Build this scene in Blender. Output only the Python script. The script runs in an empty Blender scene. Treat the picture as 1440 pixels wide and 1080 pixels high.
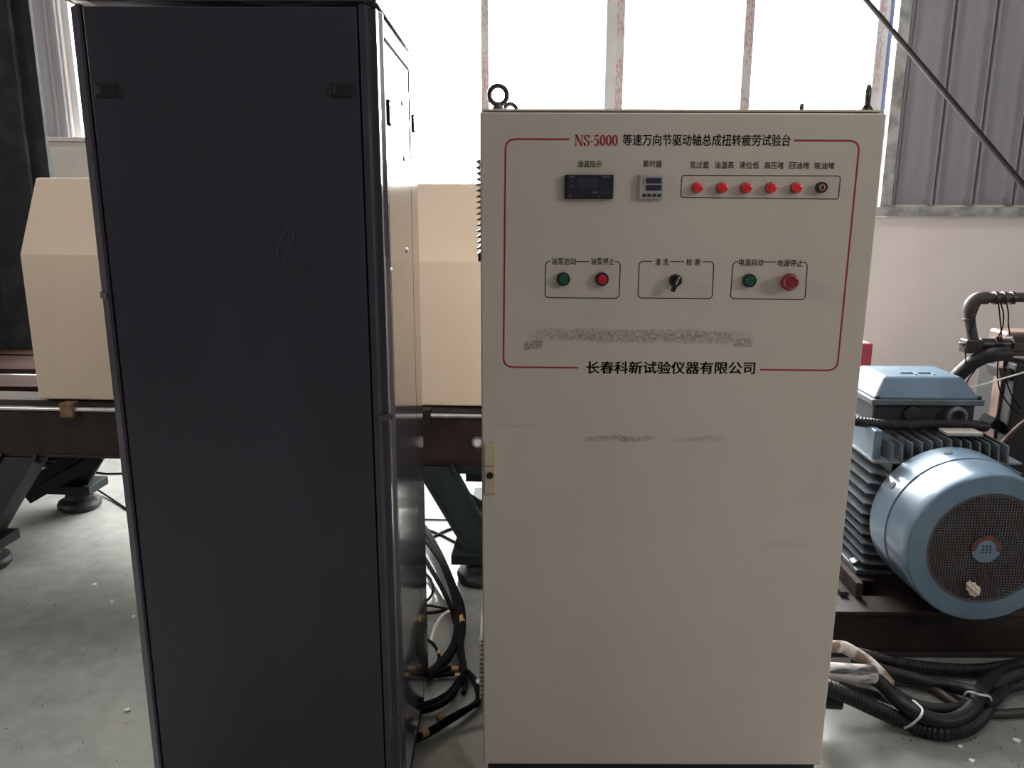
import bpy, math, random
from mathutils import Vector, Matrix
random.seed(7)
C = bpy.context.scene.collection
PI = math.pi

# ------------------------------------------------------------------ camera
F, W, H = 1123.0, 1440, 1080
PITCH, ROLL, EYE = math.radians(12.8), 0.0030, Vector((0, 0, 1.59))
fw = Vector((0, math.cos(PITCH), -math.sin(PITCH)))
up0 = Vector((0, math.sin(PITCH), math.cos(PITCH)))
rt = Vector((1, 0, 0)) * math.cos(ROLL) + up0 * math.sin(ROLL)
up = up0 * math.cos(ROLL) - Vector((1, 0, 0)) * math.sin(ROLL)
cam_data = bpy.data.cameras.new('camera')
cam_data.sensor_width = 36; cam_data.lens = F / W * 36; cam_data.clip_start = 0.05
cam = bpy.data.objects.new('camera', cam_data); C.objects.link(cam)
cam.matrix_world = Matrix(((rt.x, up.x, -fw.x, EYE.x), (rt.y, up.y, -fw.y, EYE.y), (rt.z, up.z, -fw.z, EYE.z), (0, 0, 0, 1)))
S = bpy.context.scene
S.camera = cam
# ------------------------------------------------------------------ world, lights, exposure
S.view_settings.view_transform = 'Standard'; S.view_settings.look = 'None'
S.view_settings.exposure = 0.38; S.view_settings.gamma = 1; S.view_settings.use_curve_mapping = False
w = bpy.data.worlds.new('overcast_sky'); S.world = w; w.use_nodes = True
bg = w.node_tree.nodes['Background']; bg.inputs[0].default_value = (1, 0.965, 0.94, 1); bg.inputs[1].default_value = 31.0
S.cycles.max_bounces = 8; S.cycles.diffuse_bounces = 4; S.cycles.glossy_bounces = 4; S.cycles.transparent_max_bounces = 12
S.cycles.use_denoising = True; S.cycles.sample_clamp_indirect = 6
def portal(name, loc, rot, sx, sy):
    L = bpy.data.lights.new(name, 'AREA'); L.shape = 'RECTANGLE'; L.size = sx; L.size_y = sy
    L.cycles.is_portal = True
    o = bpy.data.objects.new(name, L); C.objects.link(o); o.location = loc; o.rotation_euler = rot
def lamp(name, loc, target, sx, sy, power, col):
    L = bpy.data.lights.new(name, 'AREA'); L.shape = 'RECTANGLE'; L.size = sx; L.size_y = sy
    L.energy = power; L.color = col
    o = bpy.data.objects.new(name, L); C.objects.link(o); o.location = loc
    o.rotation_euler = (Vector(target) - Vector(loc)).to_track_quat('-Z', 'Y').to_euler()
portal('window_back_portal', (-0.2, 6.5, 3.0), (-PI / 2, 0, 0), 6.2, 3.0)
portal('window_right_portal', (7.1, -2.0, 3.9), (0, PI / 2, 0), 1.0, 2.0)
lamp('hall_lamp', (2.6, -1.6, 5.2), (0, 2.4, 0.6), 1.6, 1.6, 14, (1, 0.93, 0.88))
lamp('bay_fill', (-6.5, 0.0, 3.4), (-2.2, 3.5, 1.1), 1.6, 1.6, 90, (1, 0.92, 0.86))  # added unseen fill, brightens the front of the left beige cover
lamp('bay_fill', (2.6, 2.3, 6.0), (2.2, 4.2, 0), 2.0, 1.2, 38, (1, 0.93, 0.88))  # added overhead fill for the right rear of the hall

# ------------------------------------------------------------------ picture measurement -> points in the hall
def ray(px, py):
    return rt * ((px - W / 2) / F) + up * (-(py - H / 2) / F) + fw
def PY(px, py, y):
    d = ray(px, py); return EYE + d * (y / d.y)
def PZ(px, py, z):
    d = ray(px, py); return EYE + d * ((z - EYE.z) / d.z)

# ------------------------------------------------------------------ materials
def mat(name, col, rough=0.5, metal=0.0, var=0.06, scale=6.0, bump=0.0, bscale=60.0, spec=0.5, col2=None, lo=0.4, hi=0.6, stretch=None, rvar=0.0, coat=0.0):
    m = bpy.data.materials.new(name); m.use_nodes = True
    N = m.node_tree.nodes; L = m.node_tree.links; b = N['Principled BSDF']
    tc = N.new('ShaderNodeTexCoord'); mp = N.new('ShaderNodeMapping'); L.new(tc.outputs['Object'], mp.inputs[0])
    if stretch: mp.inputs['Scale'].default_value = stretch
    n = N.new('ShaderNodeTexNoise'); n.inputs['Scale'].default_value = scale; n.inputs['Detail'].default_value = 6
    L.new(mp.outputs[0], n.inputs['Vector'])
    r = N.new('ShaderNodeValToRGB'); r.color_ramp.elements[0].position = lo; r.color_ramp.elements[1].position = hi
    c2 = col2 if col2 else tuple(min(1, c * (1 + var)) for c in col)
    c1 = col if col2 else tuple(c * (1 - var) for c in col)
    r.color_ramp.elements[0].color = (*c1, 1); r.color_ramp.elements[1].color = (*c2, 1)
    L.new(n.outputs['Fac'], r.inputs[0]); L.new(r.outputs[0], b.inputs['Base Color'])
    b.inputs['Roughness'].default_value = rough; b.inputs['Metallic'].default_value = metal
    b.inputs['Specular IOR Level'].default_value = spec; b.inputs['Coat Weight'].default_value = coat
    if rvar:
        mr = N.new('ShaderNodeMapRange'); mr.inputs['To Min'].default_value = max(0, rough - rvar); mr.inputs['To Max'].default_value = rough + rvar
        L.new(n.outputs['Fac'], mr.inputs[0]); L.new(mr.outputs[0], b.inputs['Roughness'])
    if bump:
        n2 = N.new('ShaderNodeTexNoise'); n2.inputs['Scale'].default_value = bscale; n2.inputs['Detail'].default_value = 4
        L.new(tc.outputs['Object'], n2.inputs['Vector'])
        bp = N.new('ShaderNodeBump'); bp.inputs['Strength'].default_value = bump; bp.inputs['Distance'].default_value = 0.01
        L.new(n2.outputs['Fac'], bp.inputs['Height']); L.new(bp.outputs[0], b.inputs['Normal'])
    return m
M = {}
M['cream'] = mat('cream_paint', (0.60, 0.525, 0.455), 0.42, var=0.02, scale=3, bump=0.05, bscale=350)
M['plinth'] = mat('black_plinth', (0.012, 0.012, 0.013), 0.6)
M['navy'] = mat('dark_navy_paint', (0.034, 0.029, 0.042), 0.30, var=0.10, scale=5, bump=0.03, bscale=400, stretch=(1, 1, .3))
M['navy_gloss'] = mat('dark_navy_gloss', (0.030, 0.030, 0.040), 0.13, var=0.10, scale=9, stretch=(1, 6, .15), rvar=0.06, coat=0.4)
M['navy_post'] = mat('dark_navy_post', (0.034, 0.031, 0.044), 0.26, coat=.4, var=.1, scale=8)
M['navy_side'] = M['navy_gloss']
M['black'] = mat('black_plastic', (0.012, 0.012, 0.013), 0.35)
M['matte_black'] = mat('matte_black', (0.012, 0.012, 0.012), 0.9, spec=.03)
M['rubber'] = mat('black_rubber', (0.016, 0.015, 0.016), 0.55, var=.3, scale=30)
M['hose'] = mat('black_hose', (0.011, 0.010, 0.012), 0.5, spec=.35, var=.4, scale=25)
M['cable'] = mat('black_cable', (0.010, 0.009, 0.011), 0.8, spec=.08, var=.3, scale=40)
M['white_cable'] = mat('white_cable', (0.6, 0.58, 0.54), 0.5)
M['yellow'] = mat('yellow_tag', (0.42, 0.26, 0.09), 0.5, var=.15, scale=50)
M['beige'] = mat('beige_cover_paint', (0.66, 0.54, 0.42), 0.42, var=0.03, scale=2)
M['brown'] = mat('rusty_brown_steel', (0.026, 0.014, 0.011), 0.5, metal=.2, var=.35, scale=7, bump=.1, bscale=40)
M['brown2'] = mat('reddish_bed_paint', (0.026, 0.013, 0.010), 0.75, spec=.08, var=.25, scale=8, stretch=(.2, 4, 4))
M['bedgrey'] = mat('worn_bed_steel', (0.06, 0.05, 0.045), 0.75, spec=.1, var=.25, scale=8, stretch=(.2, 4, 4))
M['steel'] = mat('bright_steel', (0.62, 0.62, 0.64), 0.28, metal=.9, var=.1, scale=20)
M['brass'] = mat('old_brass', (0.22, 0.15, 0.08), 0.5, metal=.5, var=.3, scale=40)
M['green'] = mat('dark_green_paint', (0.010, 0.017, 0.016), 0.6, spec=.25, var=.15, scale=8)
M['column'] = mat('black_scratched_steel', (0.016, 0.019, 0.020), 0.85, spec=.08, var=.4, scale=6, col2=(0.035, 0.038, 0.038), lo=.45, hi=.75, bump=.2, bscale=60)
M['alu'] = mat('galvanised_trim', (0.46, 0.46, 0.45), 0.5, metal=.3, col2=(0.25, 0.25, 0.24), scale=9, lo=.42, hi=.62)
M['clad'] = mat('grey_cladding', (0.27, 0.26, 0.285), 0.5, metal=.0, var=.06, scale=3, stretch=(6, 1, .3))
M['cladL'] = M['clad']
M['wall'] = mat('pale_plaster', (0.80, 0.72, 0.71), 0.85, var=.03, scale=1.5, bump=.1, bscale=30)
M['frame'] = mat('window_frame_white', (0.52, 0.53, 0.55), 0.45)
M['jamb'] = mat('blue_jamb_film', (0.05, 0.08, 0.22), 0.5)
M['ceil'] = mat('roof_sheet', (0.25, 0.25, 0.25), 0.7)
M['hall'] = mat('hall_wall_grey', (0.10, 0.098, 0.095), 0.8)
M['gunmetal'] = mat('black_oxide_steel', (0.055, 0.045, 0.042), 0.38, metal=.6, var=.2, scale=40)
M['ink'] = mat('black_ink', (0.015, 0.014, 0.016), 0.5)
M['redink'] = mat('red_ink', (0.36, 0.015, 0.03), 0.45)
M['red'] = mat('red_lens', (0.75, 0.02, 0.02), 0.25, coat=.5, var=.15, scale=90)
M['redcap'] = mat('red_button_cap', (0.55, 0.01, 0.025), 0.3, coat=.3)
M['pink'] = mat('pale_unlit_lens', (0.45, 0.20, 0.20), 0.35)
M['greenlens'] = mat('green_lens', (0.005, 0.09, 0.055), 0.3, coat=.3)
M['maroon'] = mat('maroon_mushroom', (0.22, 0.015, 0.025), 0.35, coat=.2)
M['maroonline'] = mat('mushroom_print', (0.5, 0.22, 0.24), 0.4)
M['lockbeige'] = mat('lock_beige', (0.56, 0.46, 0.31), 0.4)
M['timer'] = mat('timer_grey', (0.38, 0.36, 0.34), 0.4)
M['lcd'] = mat('lcd_dark', (0.04, 0.035, 0.05), 0.2)
M['meter'] = mat('meter_face', (0.016, 0.014, 0.024), 0.25, coat=.3)
M['meterprint'] = mat('meter_print', (0.13, 0.13, 0.15), 0.4)
M['white'] = mat('white_print', (0.6, 0.6, 0.6), 0.4)
M['motor'] = mat('blue_motor_paint', (0.13, 0.20, 0.275), 0.30, metal=.15, var=.1, scale=7, coat=.3, bump=.02, bscale=120)
M['motorfin'] = mat('grey_motor_fins', (0.13, 0.15, 0.17), 0.42, metal=.3, var=.2, scale=9)
M['motordark'] = mat('dark_motor_core', (0.03, 0.035, 0.04), 0.5)
M['rust'] = mat('rusty_hub', (0.12, 0.045, 0.028), 0.7, var=.3, scale=40)
M['mesh'] = mat('grille_paint', (0.085, 0.083, 0.09), 0.5, metal=.1, col2=(0.085, 0.062, 0.058), scale=10)
M['skid'] = mat('dark_brown_skid', (0.022, 0.014, 0.012), 0.5, var=.4, scale=6)
M['foam'] = mat('cream_foam', (0.72, 0.62, 0.48), 0.9, bump=.5, bscale=80)
M['tape'] = mat('dirty_white_tape', (0.6, 0.56, 0.50), 0.5, col2=(0.22, 0.15, 0.10), scale=16, lo=.46, hi=.56)
M['wrap'] = mat('crinkled_plastic_wrap', (0.62, 0.58, 0.54), 0.35, col2=(0.05, 0.05, 0.055), scale=14, lo=.50, hi=.60, stretch=(.35, 1, 2.2), bump=.3, bscale=60)
M['louvre'] = mat('shaded_louvre', (0.16, 0.145, 0.125), 0.6)  # cream slats darkened in the colour, offsets light off the floor
M['rod'] = mat('dull_black_rod', (0.02, 0.018, 0.018), 0.85, spec=.08)
M['zip'] = mat('white_zip_tie', (0.62, 0.62, 0.6), 0.4)
M['pipe'] = mat('grey_brown_pipe', (0.045, 0.037, 0.033), 0.55, metal=.2, var=.2, scale=20)
M['block'] = mat('brown_manifold', (0.20, 0.13, 0.10), 0.5, col2=(0.10, 0.055, 0.045), scale=9)
M['redpaint'] = mat('red_box_paint', (0.34, 0.015, 0.03), 0.4)
M['crumb'] = mat('pale_crumbs', (0.7, 0.7, 0.67), 0.8)
M['wood'] = mat('light_box_panel', (0.42, 0.40, 0.37), 0.55, var=.04)
def math_node(N, L, op, a, b=None):
    n = N.new('ShaderNodeMath'); n.operation = op
    for i, v in enumerate((a, b)):
        if v is None: continue
        if isinstance(v, (int, float)): n.inputs[i].default_value = v
        else: L.new(v, n.inputs[i])
    return n.outputs[0]
# cabinet door paint with the dirty smears that are really on it (object x / z positions)
def door_mat(smears):
    m = mat('cream_door_paint', (0.60, 0.525, 0.455), 0.40, var=0.02, scale=3, bump=0.05, bscale=350)
    N = m.node_tree.nodes; L = m.node_tree.links; b = N['Principled BSDF']
    src = b.inputs['Base Color'].links[0].from_socket
    tc = N.new('ShaderNodeTexCoord'); sp = N.new('ShaderNodeSeparateXYZ'); L.new(tc.outputs['Object'], sp.inputs[0])
    ns = N.new('ShaderNodeTexNoise'); ns.inputs['Scale'].default_value = 200; ns.inputs['Detail'].default_value = 3
    L.new(tc.outputs['Object'], ns.inputs['Vector'])
    nw = N.new('ShaderNodeTexNoise'); nw.inputs['Scale'].default_value = 9; nw.inputs['Detail'].default_value = 2
    L.new(tc.outputs['Object'], nw.inputs['Vector'])
    wob = math_node(N, L, 'MULTIPLY', math_node(N, L, 'SUBTRACT', nw.outputs['Fac'], 0.5), 0.03)
    zz = math_node(N, L, 'ADD', sp.outputs[2], wob)
    total = None
    for (x0, x1, zc, hw, th, sg) in smears:
        xc, hx = (x0 + x1) / 2, (x1 - x0) / 2
        ax = math_node(N, L, 'POWER', math_node(N, L, 'ABSOLUTE', math_node(N, L, 'DIVIDE', math_node(N, L, 'SUBTRACT', sp.outputs[0], xc), hx)), 6)
        az = math_node(N, L, 'POWER', math_node(N, L, 'ABSOLUTE', math_node(N, L, 'DIVIDE', math_node(N, L, 'SUBTRACT', zz, zc), hw)), 4)
        inside = math_node(N, L, 'SUBTRACT', 1.0, math_node(N, L, 'ADD', ax, az)); inside.node.use_clamp = True
        grain = N.new('ShaderNodeMapRange'); grain.inputs['From Min'].default_value = th; grain.inputs['From Max'].default_value = th + 0.30
        L.new(ns.outputs['Fac'], grain.inputs[0])
        v = math_node(N, L, 'MULTIPLY', math_node(N, L, 'MULTIPLY', inside, grain.outputs[0]), sg)
        total = v if total is None else math_node(N, L, 'MAXIMUM', total, v)
    mx = N.new('ShaderNodeMixRGB'); L.new(total, mx.inputs[0]); L.new(src, mx.inputs[1]); mx.inputs[2].default_value = (0.11, 0.095, 0.08, 1)
    L.new(mx.outputs[0], b.inputs['Base Color'])
    return m
# film on the window frames with red printing
def film_mat():
    m = mat('printed_film', (0.50, 0.50, 0.51), 0.5, var=.05)
    N = m.node_tree.nodes; L = m.node_tree.links; b = N['Principled BSDF']
    src = b.inputs['Base Color'].links[0].from_socket
    tc = N.new('ShaderNodeTexCoord'); mp = N.new('ShaderNodeMapping'); mp.inputs['Scale'].default_value = (90, 1, 34); L.new(tc.outputs['Object'], mp.inputs[0])
    n = N.new('ShaderNodeTexNoise'); n.inputs['Scale'].default_value = 1; n.inputs['Detail'].default_value = 2; L.new(mp.outputs[0], n.inputs['Vector'])
    n2 = N.new('ShaderNodeTexNoise'); n2.inputs['Scale'].default_value = 3.5; L.new(tc.outputs['Object'], n2.inputs['Vector'])
    v = math_node(N, L, 'MULTIPLY', math_node(N, L, 'GREATER_THAN', n.outputs['Fac'], .52), math_node(N, L, 'GREATER_THAN', n2.outputs['Fac'], .46))
    v = math_node(N, L, 'MULTIPLY', v, .5)
    mx = N.new('ShaderNodeMixRGB'); L.new(v, mx.inputs[0]); L.new(src, mx.inputs[1]); mx.inputs[2].default_value = (0.42, 0.06, 0.06, 1)
    L.new(mx.outputs[0], b.inputs['Base Color']); return m
M['film'] = film_mat()
def floor_mat():
    m = bpy.data.materials.new('sealed_concrete'); m.use_nodes = True
    N = m.node_tree.nodes; L = m.node_tree.links; b = N['Principled BSDF']
    tc = N.new('ShaderNodeTexCoord')
    def noise(s, d=6):
        n = N.new('ShaderNodeTexNoise'); n.inputs['Scale'].default_value = s; n.inputs['Detail'].default_value = d
        L.new(tc.outputs['Object'], n.inputs['Vector']); return n.outputs['Fac']
    def ramp(f, p0, c0, p1, c1):
        r = N.new('ShaderNodeValToRGB'); r.color_ramp.elements[0].position = p0; r.color_ramp.elements[1].position = p1
        r.color_ramp.elements[0].color = (*c0, 1); r.color_ramp.elements[1].color = (*c1, 1); L.new(f, r.inputs[0]); return r.outputs[0]
    base = ramp(noise(1.6), .35, (0.25, 0.26, 0.25), .65, (0.34, 0.345, 0.33))
    fine = ramp(noise(14), .3, (.86, .86, .86), .7, (1.08, 1.08, 1.06))
    mu = N.new('ShaderNodeMixRGB'); mu.blend_type = 'MULTIPLY'; mu.inputs[0].default_value = 1; L.new(base, mu.inputs[1]); L.new(fine, mu.inputs[2])
    sp = ramp(noise(30, 4), .66, (0, 0, 0), .80, (.7, .7, .7))
    mx = N.new('ShaderNodeMixRGB'); L.new(sp, mx.inputs[0]); L.new(mu.outputs[0], mx.inputs[1]); mx.inputs[2].default_value = (0.12, 0.11, 0.10, 1)
    L.new(mx.outputs[0], b.inputs['Base Color'])
    mr = N.new('ShaderNodeMapRange'); mr.inputs['To Min'].default_value = .10; mr.inputs['To Max'].default_value = .24; L.new(noise(3), mr.inputs[0]); L.new(mr.outputs[0], b.inputs['Roughness'])
    bp = N.new('ShaderNodeBump'); b.inputs['Specular IOR Level'].default_value = .8; bp.inputs['Strength'].default_value = .06; bp.inputs['Distance'].default_value = .01
    L.new(noise(30), bp.inputs['Height']); L.new(bp.outputs[0], b.inputs['Normal'])
    return m
M['floor'] = floor_mat()
def glass_mat():
    m = bpy.data.materials.new('window_glass'); m.use_nodes = True
    N = m.node_tree.nodes; L = m.node_tree.links; N.clear()
    o = N.new('ShaderNodeOutputMaterial'); mx = N.new('ShaderNodeMixShader'); t = N.new('ShaderNodeBsdfTransparent'); g = N.new('ShaderNodeBsdfGlossy')
    t.inputs[0].default_value = (0.95, 0.97, 0.97, 1); g.inputs['Roughness'].default_value = 0.02
    lw = N.new('ShaderNodeLayerWeight'); lw.inputs[0].default_value = 0.5
    pw = math_node(N, L, 'POWER', lw.outputs['Facing'], 5.0); fr = N.new('ShaderNodeMapRange')
    L.new(pw, fr.inputs[0]); fr.inputs['To Min'].default_value = .03; fr.inputs['To Max'].default_value = .6
    L.new(fr.outputs[0], mx.inputs[0]); L.new(t.outputs[0], mx.inputs[1]); L.new(g.outputs[0], mx.inputs[2]); L.new(mx.outputs[0], o.inputs[0])
    return m
M['glass'] = glass_mat()

# ------------------------------------------------------------------ mesh builder
class MB:
    def __init__(s): s.v = []; s.f = []; s.s = []
    def add(s, vs, fs, smooth=False):
        b = len(s.v); s.v += [Vector(v) for v in vs]
        for f in fs: s.f.append([b + i for i in f]); s.s.append(smooth)
        return s
    def box(s, x0, x1, y0, y1, z0, z1, m=None):
        vs = [Vector((x, y, z)) for z in (z0, z1) for y in (y0, y1) for x in (x0, x1)]
        if m: vs = [m @ v for v in vs]
        return s.add(vs, [(0, 2, 3, 1), (4, 5, 7, 6), (0, 1, 5, 4), (2, 6, 7, 3), (0, 4, 6, 2), (1, 3, 7, 5)])
    def bar(s, a, b, wd, th, upv=(0, 0, 1)):
        a, b = Vector(a), Vector(b); d = (b - a).normalized(); u = Vector(upv)
        x = d.cross(u).normalized(); y = x.cross(d)
        vs = [p + x * sx * wd / 2 + y * sy * th / 2 for p in (a, b) for sy in (-1, 1) for sx in (-1, 1)]
        return s.add(vs, [(0, 1, 3, 2), (4, 6, 7, 5), (0, 4, 5, 1), (2, 3, 7, 6), (0, 2, 6, 4), (1, 5, 7, 3)])
    def prism(s, pts, d):
        """pts: planar 3D outline, d: extrusion vector"""
        n = len(pts); d = Vector(d); vs = [Vector(p) for p in pts] + [Vector(p) + d for p in pts]
        fs = [list(range(n))[::-1], list(range(n, 2 * n))] + [(i, (i + 1) % n, n + (i + 1) % n, n + i) for i in range(n)]
        return s.add(vs, fs)
    def lathe(s, o, ax, prof, n=32, cap=True):
        o, ax = Vector(o), Vector(ax).normalized()
        u = ax.orthogonal().normalized(); w_ = ax.cross(u)
        vs = []
        for (t, r) in prof:
            for k in range(n):
                a = 2 * PI * k / n; vs.append(o + ax * t + (u * math.cos(a) + w_ * math.sin(a)) * r)
        fs = [(i * n + k, i * n + (k + 1) % n, (i + 1) * n + (k + 1) % n, (i + 1) * n + k) for i in range(len(prof) - 1) for k in range(n)]
        s.add(vs, fs, True)
        if cap:
            e = (len(prof) - 1) * n
            s.add([vs[k] for k in range(n)], [list(range(n))[::-1]]); s.add([vs[e + k] for k in range(n)], [list(range(n))])
        return s
    def cyl(s, a, b, r, n=20, r2=None):
        a, b = Vector(a), Vector(b)
        return s.lathe(a, b - a, [(0, r), ((b - a).length, r if r2 is None else r2)], n)
    def tube(s, pts, r, n=10, sub=6, ridge=0.0, closed=False):
        P = smooth_path([Vector(p) for p in pts], sub, closed) if sub > 1 else [Vector(p) for p in pts]
        m = len(P); nrm = None; vs = []
        for i, p in enumerate(P):
            if closed: t = P[(i + 1) % m] - P[i - 1]
            else: t = P[min(i + 1, m - 1)] - P[max(i - 1, 0)]
            t = t.normalized() if t.length > 1e-9 else Vector((1, 0, 0))
            if nrm is None: nrm = t.orthogonal().normalized()
            nrm = (nrm - t * nrm.dot(t)).normalized(); bn = t.cross(nrm)
            rr = r * (1 - ridge * (i % 2))
            for k in range(n):
                a = 2 * PI * k / n; vs.append(p + (nrm * math.cos(a) + bn * math.sin(a)) * rr)
        fs = [(i * n + k, i * n + (k + 1) % n, (i + 1) * n + (k + 1) % n, (i + 1) * n + k) for i in range(m - 1) for k in range(n)]
        if closed: fs += [((m - 1) * n + k, (m - 1) * n + (k + 1) % n, (k + 1) % n, k) for k in range(n)]
        s.add(vs, fs, True)
        if not closed:
            s.add(vs[:n], [list(range(n))[::-1]]); s.add(vs[-n:], [list(range(n))])
        return s
    def ribbon(s, pts, wds, d, closed=False):
        """flat line of varying width in the XZ plane, thickness d along -Y"""
        n = len(pts); L, R = [], []
        for i in range(n):
            a = pts[i - 1] if (i > 0 or closed) else pts[i]; b = pts[(i + 1) % n] if (i < n - 1 or closed) else pts[i]
            t = (Vector(b) - Vector(a)).normalized(); q = Vector((-t.z, 0, t.x)); wd = wds[i] if isinstance(wds, list) else wds
            L.append(Vector(pts[i]) + q * wd / 2); R.append(Vector(pts[i]) - q * wd / 2)
        m = n if closed else n - 1; dv = Vector((0, -d, 0))
        vs = L + R + [v + dv for v in L] + [v + dv for v in R]
        fs = []
        for i in range(m):
            j = (i + 1) % n
            fs += [(2 * n + i, 2 * n + j, 3 * n + j, 3 * n + i), (i, j, 2 * n + j, 2 * n + i), (n + j, n + i, 3 * n + i, 3 * n + j)]
        return s.add(vs, fs)
    def build(s, name, m, parent=None, bevel=0.0, seg=2, local=False):
        me = bpy.data.meshes.new(name)
        off = parent['_o'] if (parent is not None and '_o' in parent) else None
        Mi = None
        if parent is not None and not local: Mi = WORLD[parent.name].inverted()
        vs = [tuple((Mi @ v) if Mi else v) for v in s.v]
        me.from_pydata(vs, [], s.f); me.materials.append(M[m] if isinstance(m, str) else m)
        me.polygons.foreach_set('use_smooth', s.s); me.update()
        import bmesh
        bm = bmesh.new(); bm.from_mesh(me); bmesh.ops.remove_doubles(bm, verts=bm.verts, dist=1e-6)
        bmesh.ops.recalc_face_normals(bm, faces=bm.faces)
        for e in bm.edges:
            if len(e.link_faces) == 2 and e.calc_face_angle(0) > 0.6: e.smooth = False
        bm.to_mesh(me); bm.free()
        o = bpy.data.objects.new(name, me); C.objects.link(o)
        if parent is not None: o.parent = parent; WORLD[o.name] = WORLD[parent.name]
        else: WORLD[o.name] = Matrix()
        if bevel:
            b = o.modifiers.new('bevel', 'BEVEL'); b.width = bevel; b.segments = seg; b.limit_method = 'ANGLE'; b.angle_limit = 0.7; b.harden_normals = False
        return o
WORLD = {}
def smooth_path(P, sub, closed=False):
    out = []; n = len(P); m = n if closed else n - 1
    for i in range(m):
        if closed: p0, p1, p2, p3 = P[i - 1], P[i], P[(i + 1) % n], P[(i + 2) % n]
        else: p0, p1, p2, p3 = P[max(i - 1, 0)], P[i], P[i + 1], P[min(i + 2, n - 1)]
        for k in range(sub):
            t = k / sub; t2 = t * t; t3 = t2 * t
            out.append(.5 * ((2 * p1) + (p2 - p0) * t + (2 * p0 - 5 * p1 + 4 * p2 - p3) * t2 + (3 * p1 - p0 - 3 * p2 + p3) * t3))
    if not closed: out.append(P[-1])
    return out
def resample(P, step):
    out = [P[0]]; acc = 0
    for a, b in zip(P, P[1:]):
        L = (b - a).length; t = step - acc
        while t < L: out.append(a + (b - a) * (t / L)); t += step
        acc = (acc + L) % step if L > 0 else acc
    return out
def thing(name, loc, label, cat, group=None, rz=0.0):
    o = bpy.data.objects.new(name, None); C.objects.link(o); o.empty_display_size = .05
    o.location = loc; o.rotation_euler = (0, 0, rz)
    WORLD[o.name] = Matrix.Translation(Vector(loc)) @ Matrix.Rotation(rz, 4, 'Z')
    return tag(o, label, cat, group)
def tag(o, label, cat, group=None):
    o['label'] = label; o['category'] = cat
    if group: o['group'] = group
    return o
def struct(o, label=None):
    o['kind'] = 'structure'
    if label: o['label'] = label
    return o
def dup(o, d, parent=None):
    c = o.copy(); C.objects.link(c); c.location = Vector(o.location) + Vector(d)
    if parent is not None: c.parent = parent
    WORLD[c.name] = WORLD[(parent or o.parent).name] if (parent or o.parent) else Matrix()
    for ch in list(o.children):
        g = ch.copy(); C.objects.link(g); g.parent = c
    return c
def text_mesh(name, body, m, parent, x0, x1, z0, z1, y, bold=0.0, shear=0.0):
    cu = bpy.data.curves.new(name, 'FONT'); cu.body = body; cu.resolution_u = 2; cu.offset = 0
    t = bpy.data.objects.new(name, cu); C.objects.link(t)
    me = bpy.data.meshes.new_from_object(t.evaluated_get(bpy.context.evaluated_depsgraph_get()))
    bpy.data.objects.remove(t)
    xs = [v.co.x for v in me.vertices]; ys = [v.co.y for v in me.vertices]
    ax, bx, ay, by = min(xs), max(xs), min(ys), max(ys)
    Wm = WORLD[parent.name].inverted()
    n0 = len(me.vertices); V0 = [v.co.copy() for v in me.vertices]; F0 = [list(p.vertices) for p in me.polygons]
    ks = [(0, 0)] if not bold else [(-bold, 0), (bold, 0), (0, bold * .7), (0, -bold * .7)]
    VV, FF = [], []
    for q, (kx, ky) in enumerate(ks):
        VV += [v + Vector((kx, ky, 0)) for v in V0]; FF += [[i + q * n0 for i in f] for f in F0]
    me = bpy.data.meshes.new(name); me.from_pydata(VV, [], FF)
    for v in me.vertices:
        X = x0 + (v.co.x - ax) / (bx - ax) * (x1 - x0); Z = z0 + (v.co.y - ay) / (by - ay) * (z1 - z0)
        v.co = Wm @ Vector((X, y, Z))
    me.materials.clear(); me.materials.append(M[m]); me.name = name
    o = bpy.data.objects.new(name, me); C.objects.link(o); o.parent = parent; WORLD[o.name] = WORLD[parent.name]
    return o

# ================================================================== SETTING
BW = 6.2   # inner face of the back wall
struct(MB().box(-9, 7.1, -7, 6.4, -.12, 0).build('floor', 'floor'))
struct(MB().box(-9, 7.1, -7, 6.6, 6.5, 6.6).build('ceiling', 'ceil'))
struct(MB().box(-9.15, -9, -7, 6.4, 0, 6.5).build('wall_left', 'hall'))
struct(MB().box(-9.15, 7.1, -7.15, -7, 0, 6.5).build('wall_front', 'hall'))
wr = MB().box(7.1, 7.25, -7, 6.4, 0, 3.4).box(7.1, 7.25, -7, 6.4, 4.4, 6.5).box(7.1, 7.25, -7, -3.0, 3.4, 4.4).box(7.1, 7.25, -1.0, 6.4, 3.4, 4.4).build('wall_right', 'hall')
struct(wr)
WX0, WX1, WZ0, WZ1 = -3.27, 2.745, 1.50, 4.5
CL = 1.585                     # lower edge of the cladding
wb = MB().box(-9, 7.1, BW, BW + .2, 0, WZ0).box(-9, WX0, BW, BW + .2, WZ0, 6.5).box(WX1 + .1, 7.1, BW + .0, BW + .2, WZ0, 6.5).box(WX0, WX1 + .1, BW, BW + .2, WZ1, 6.5).build('wall_back', 'wall')
struct(wb)
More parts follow.
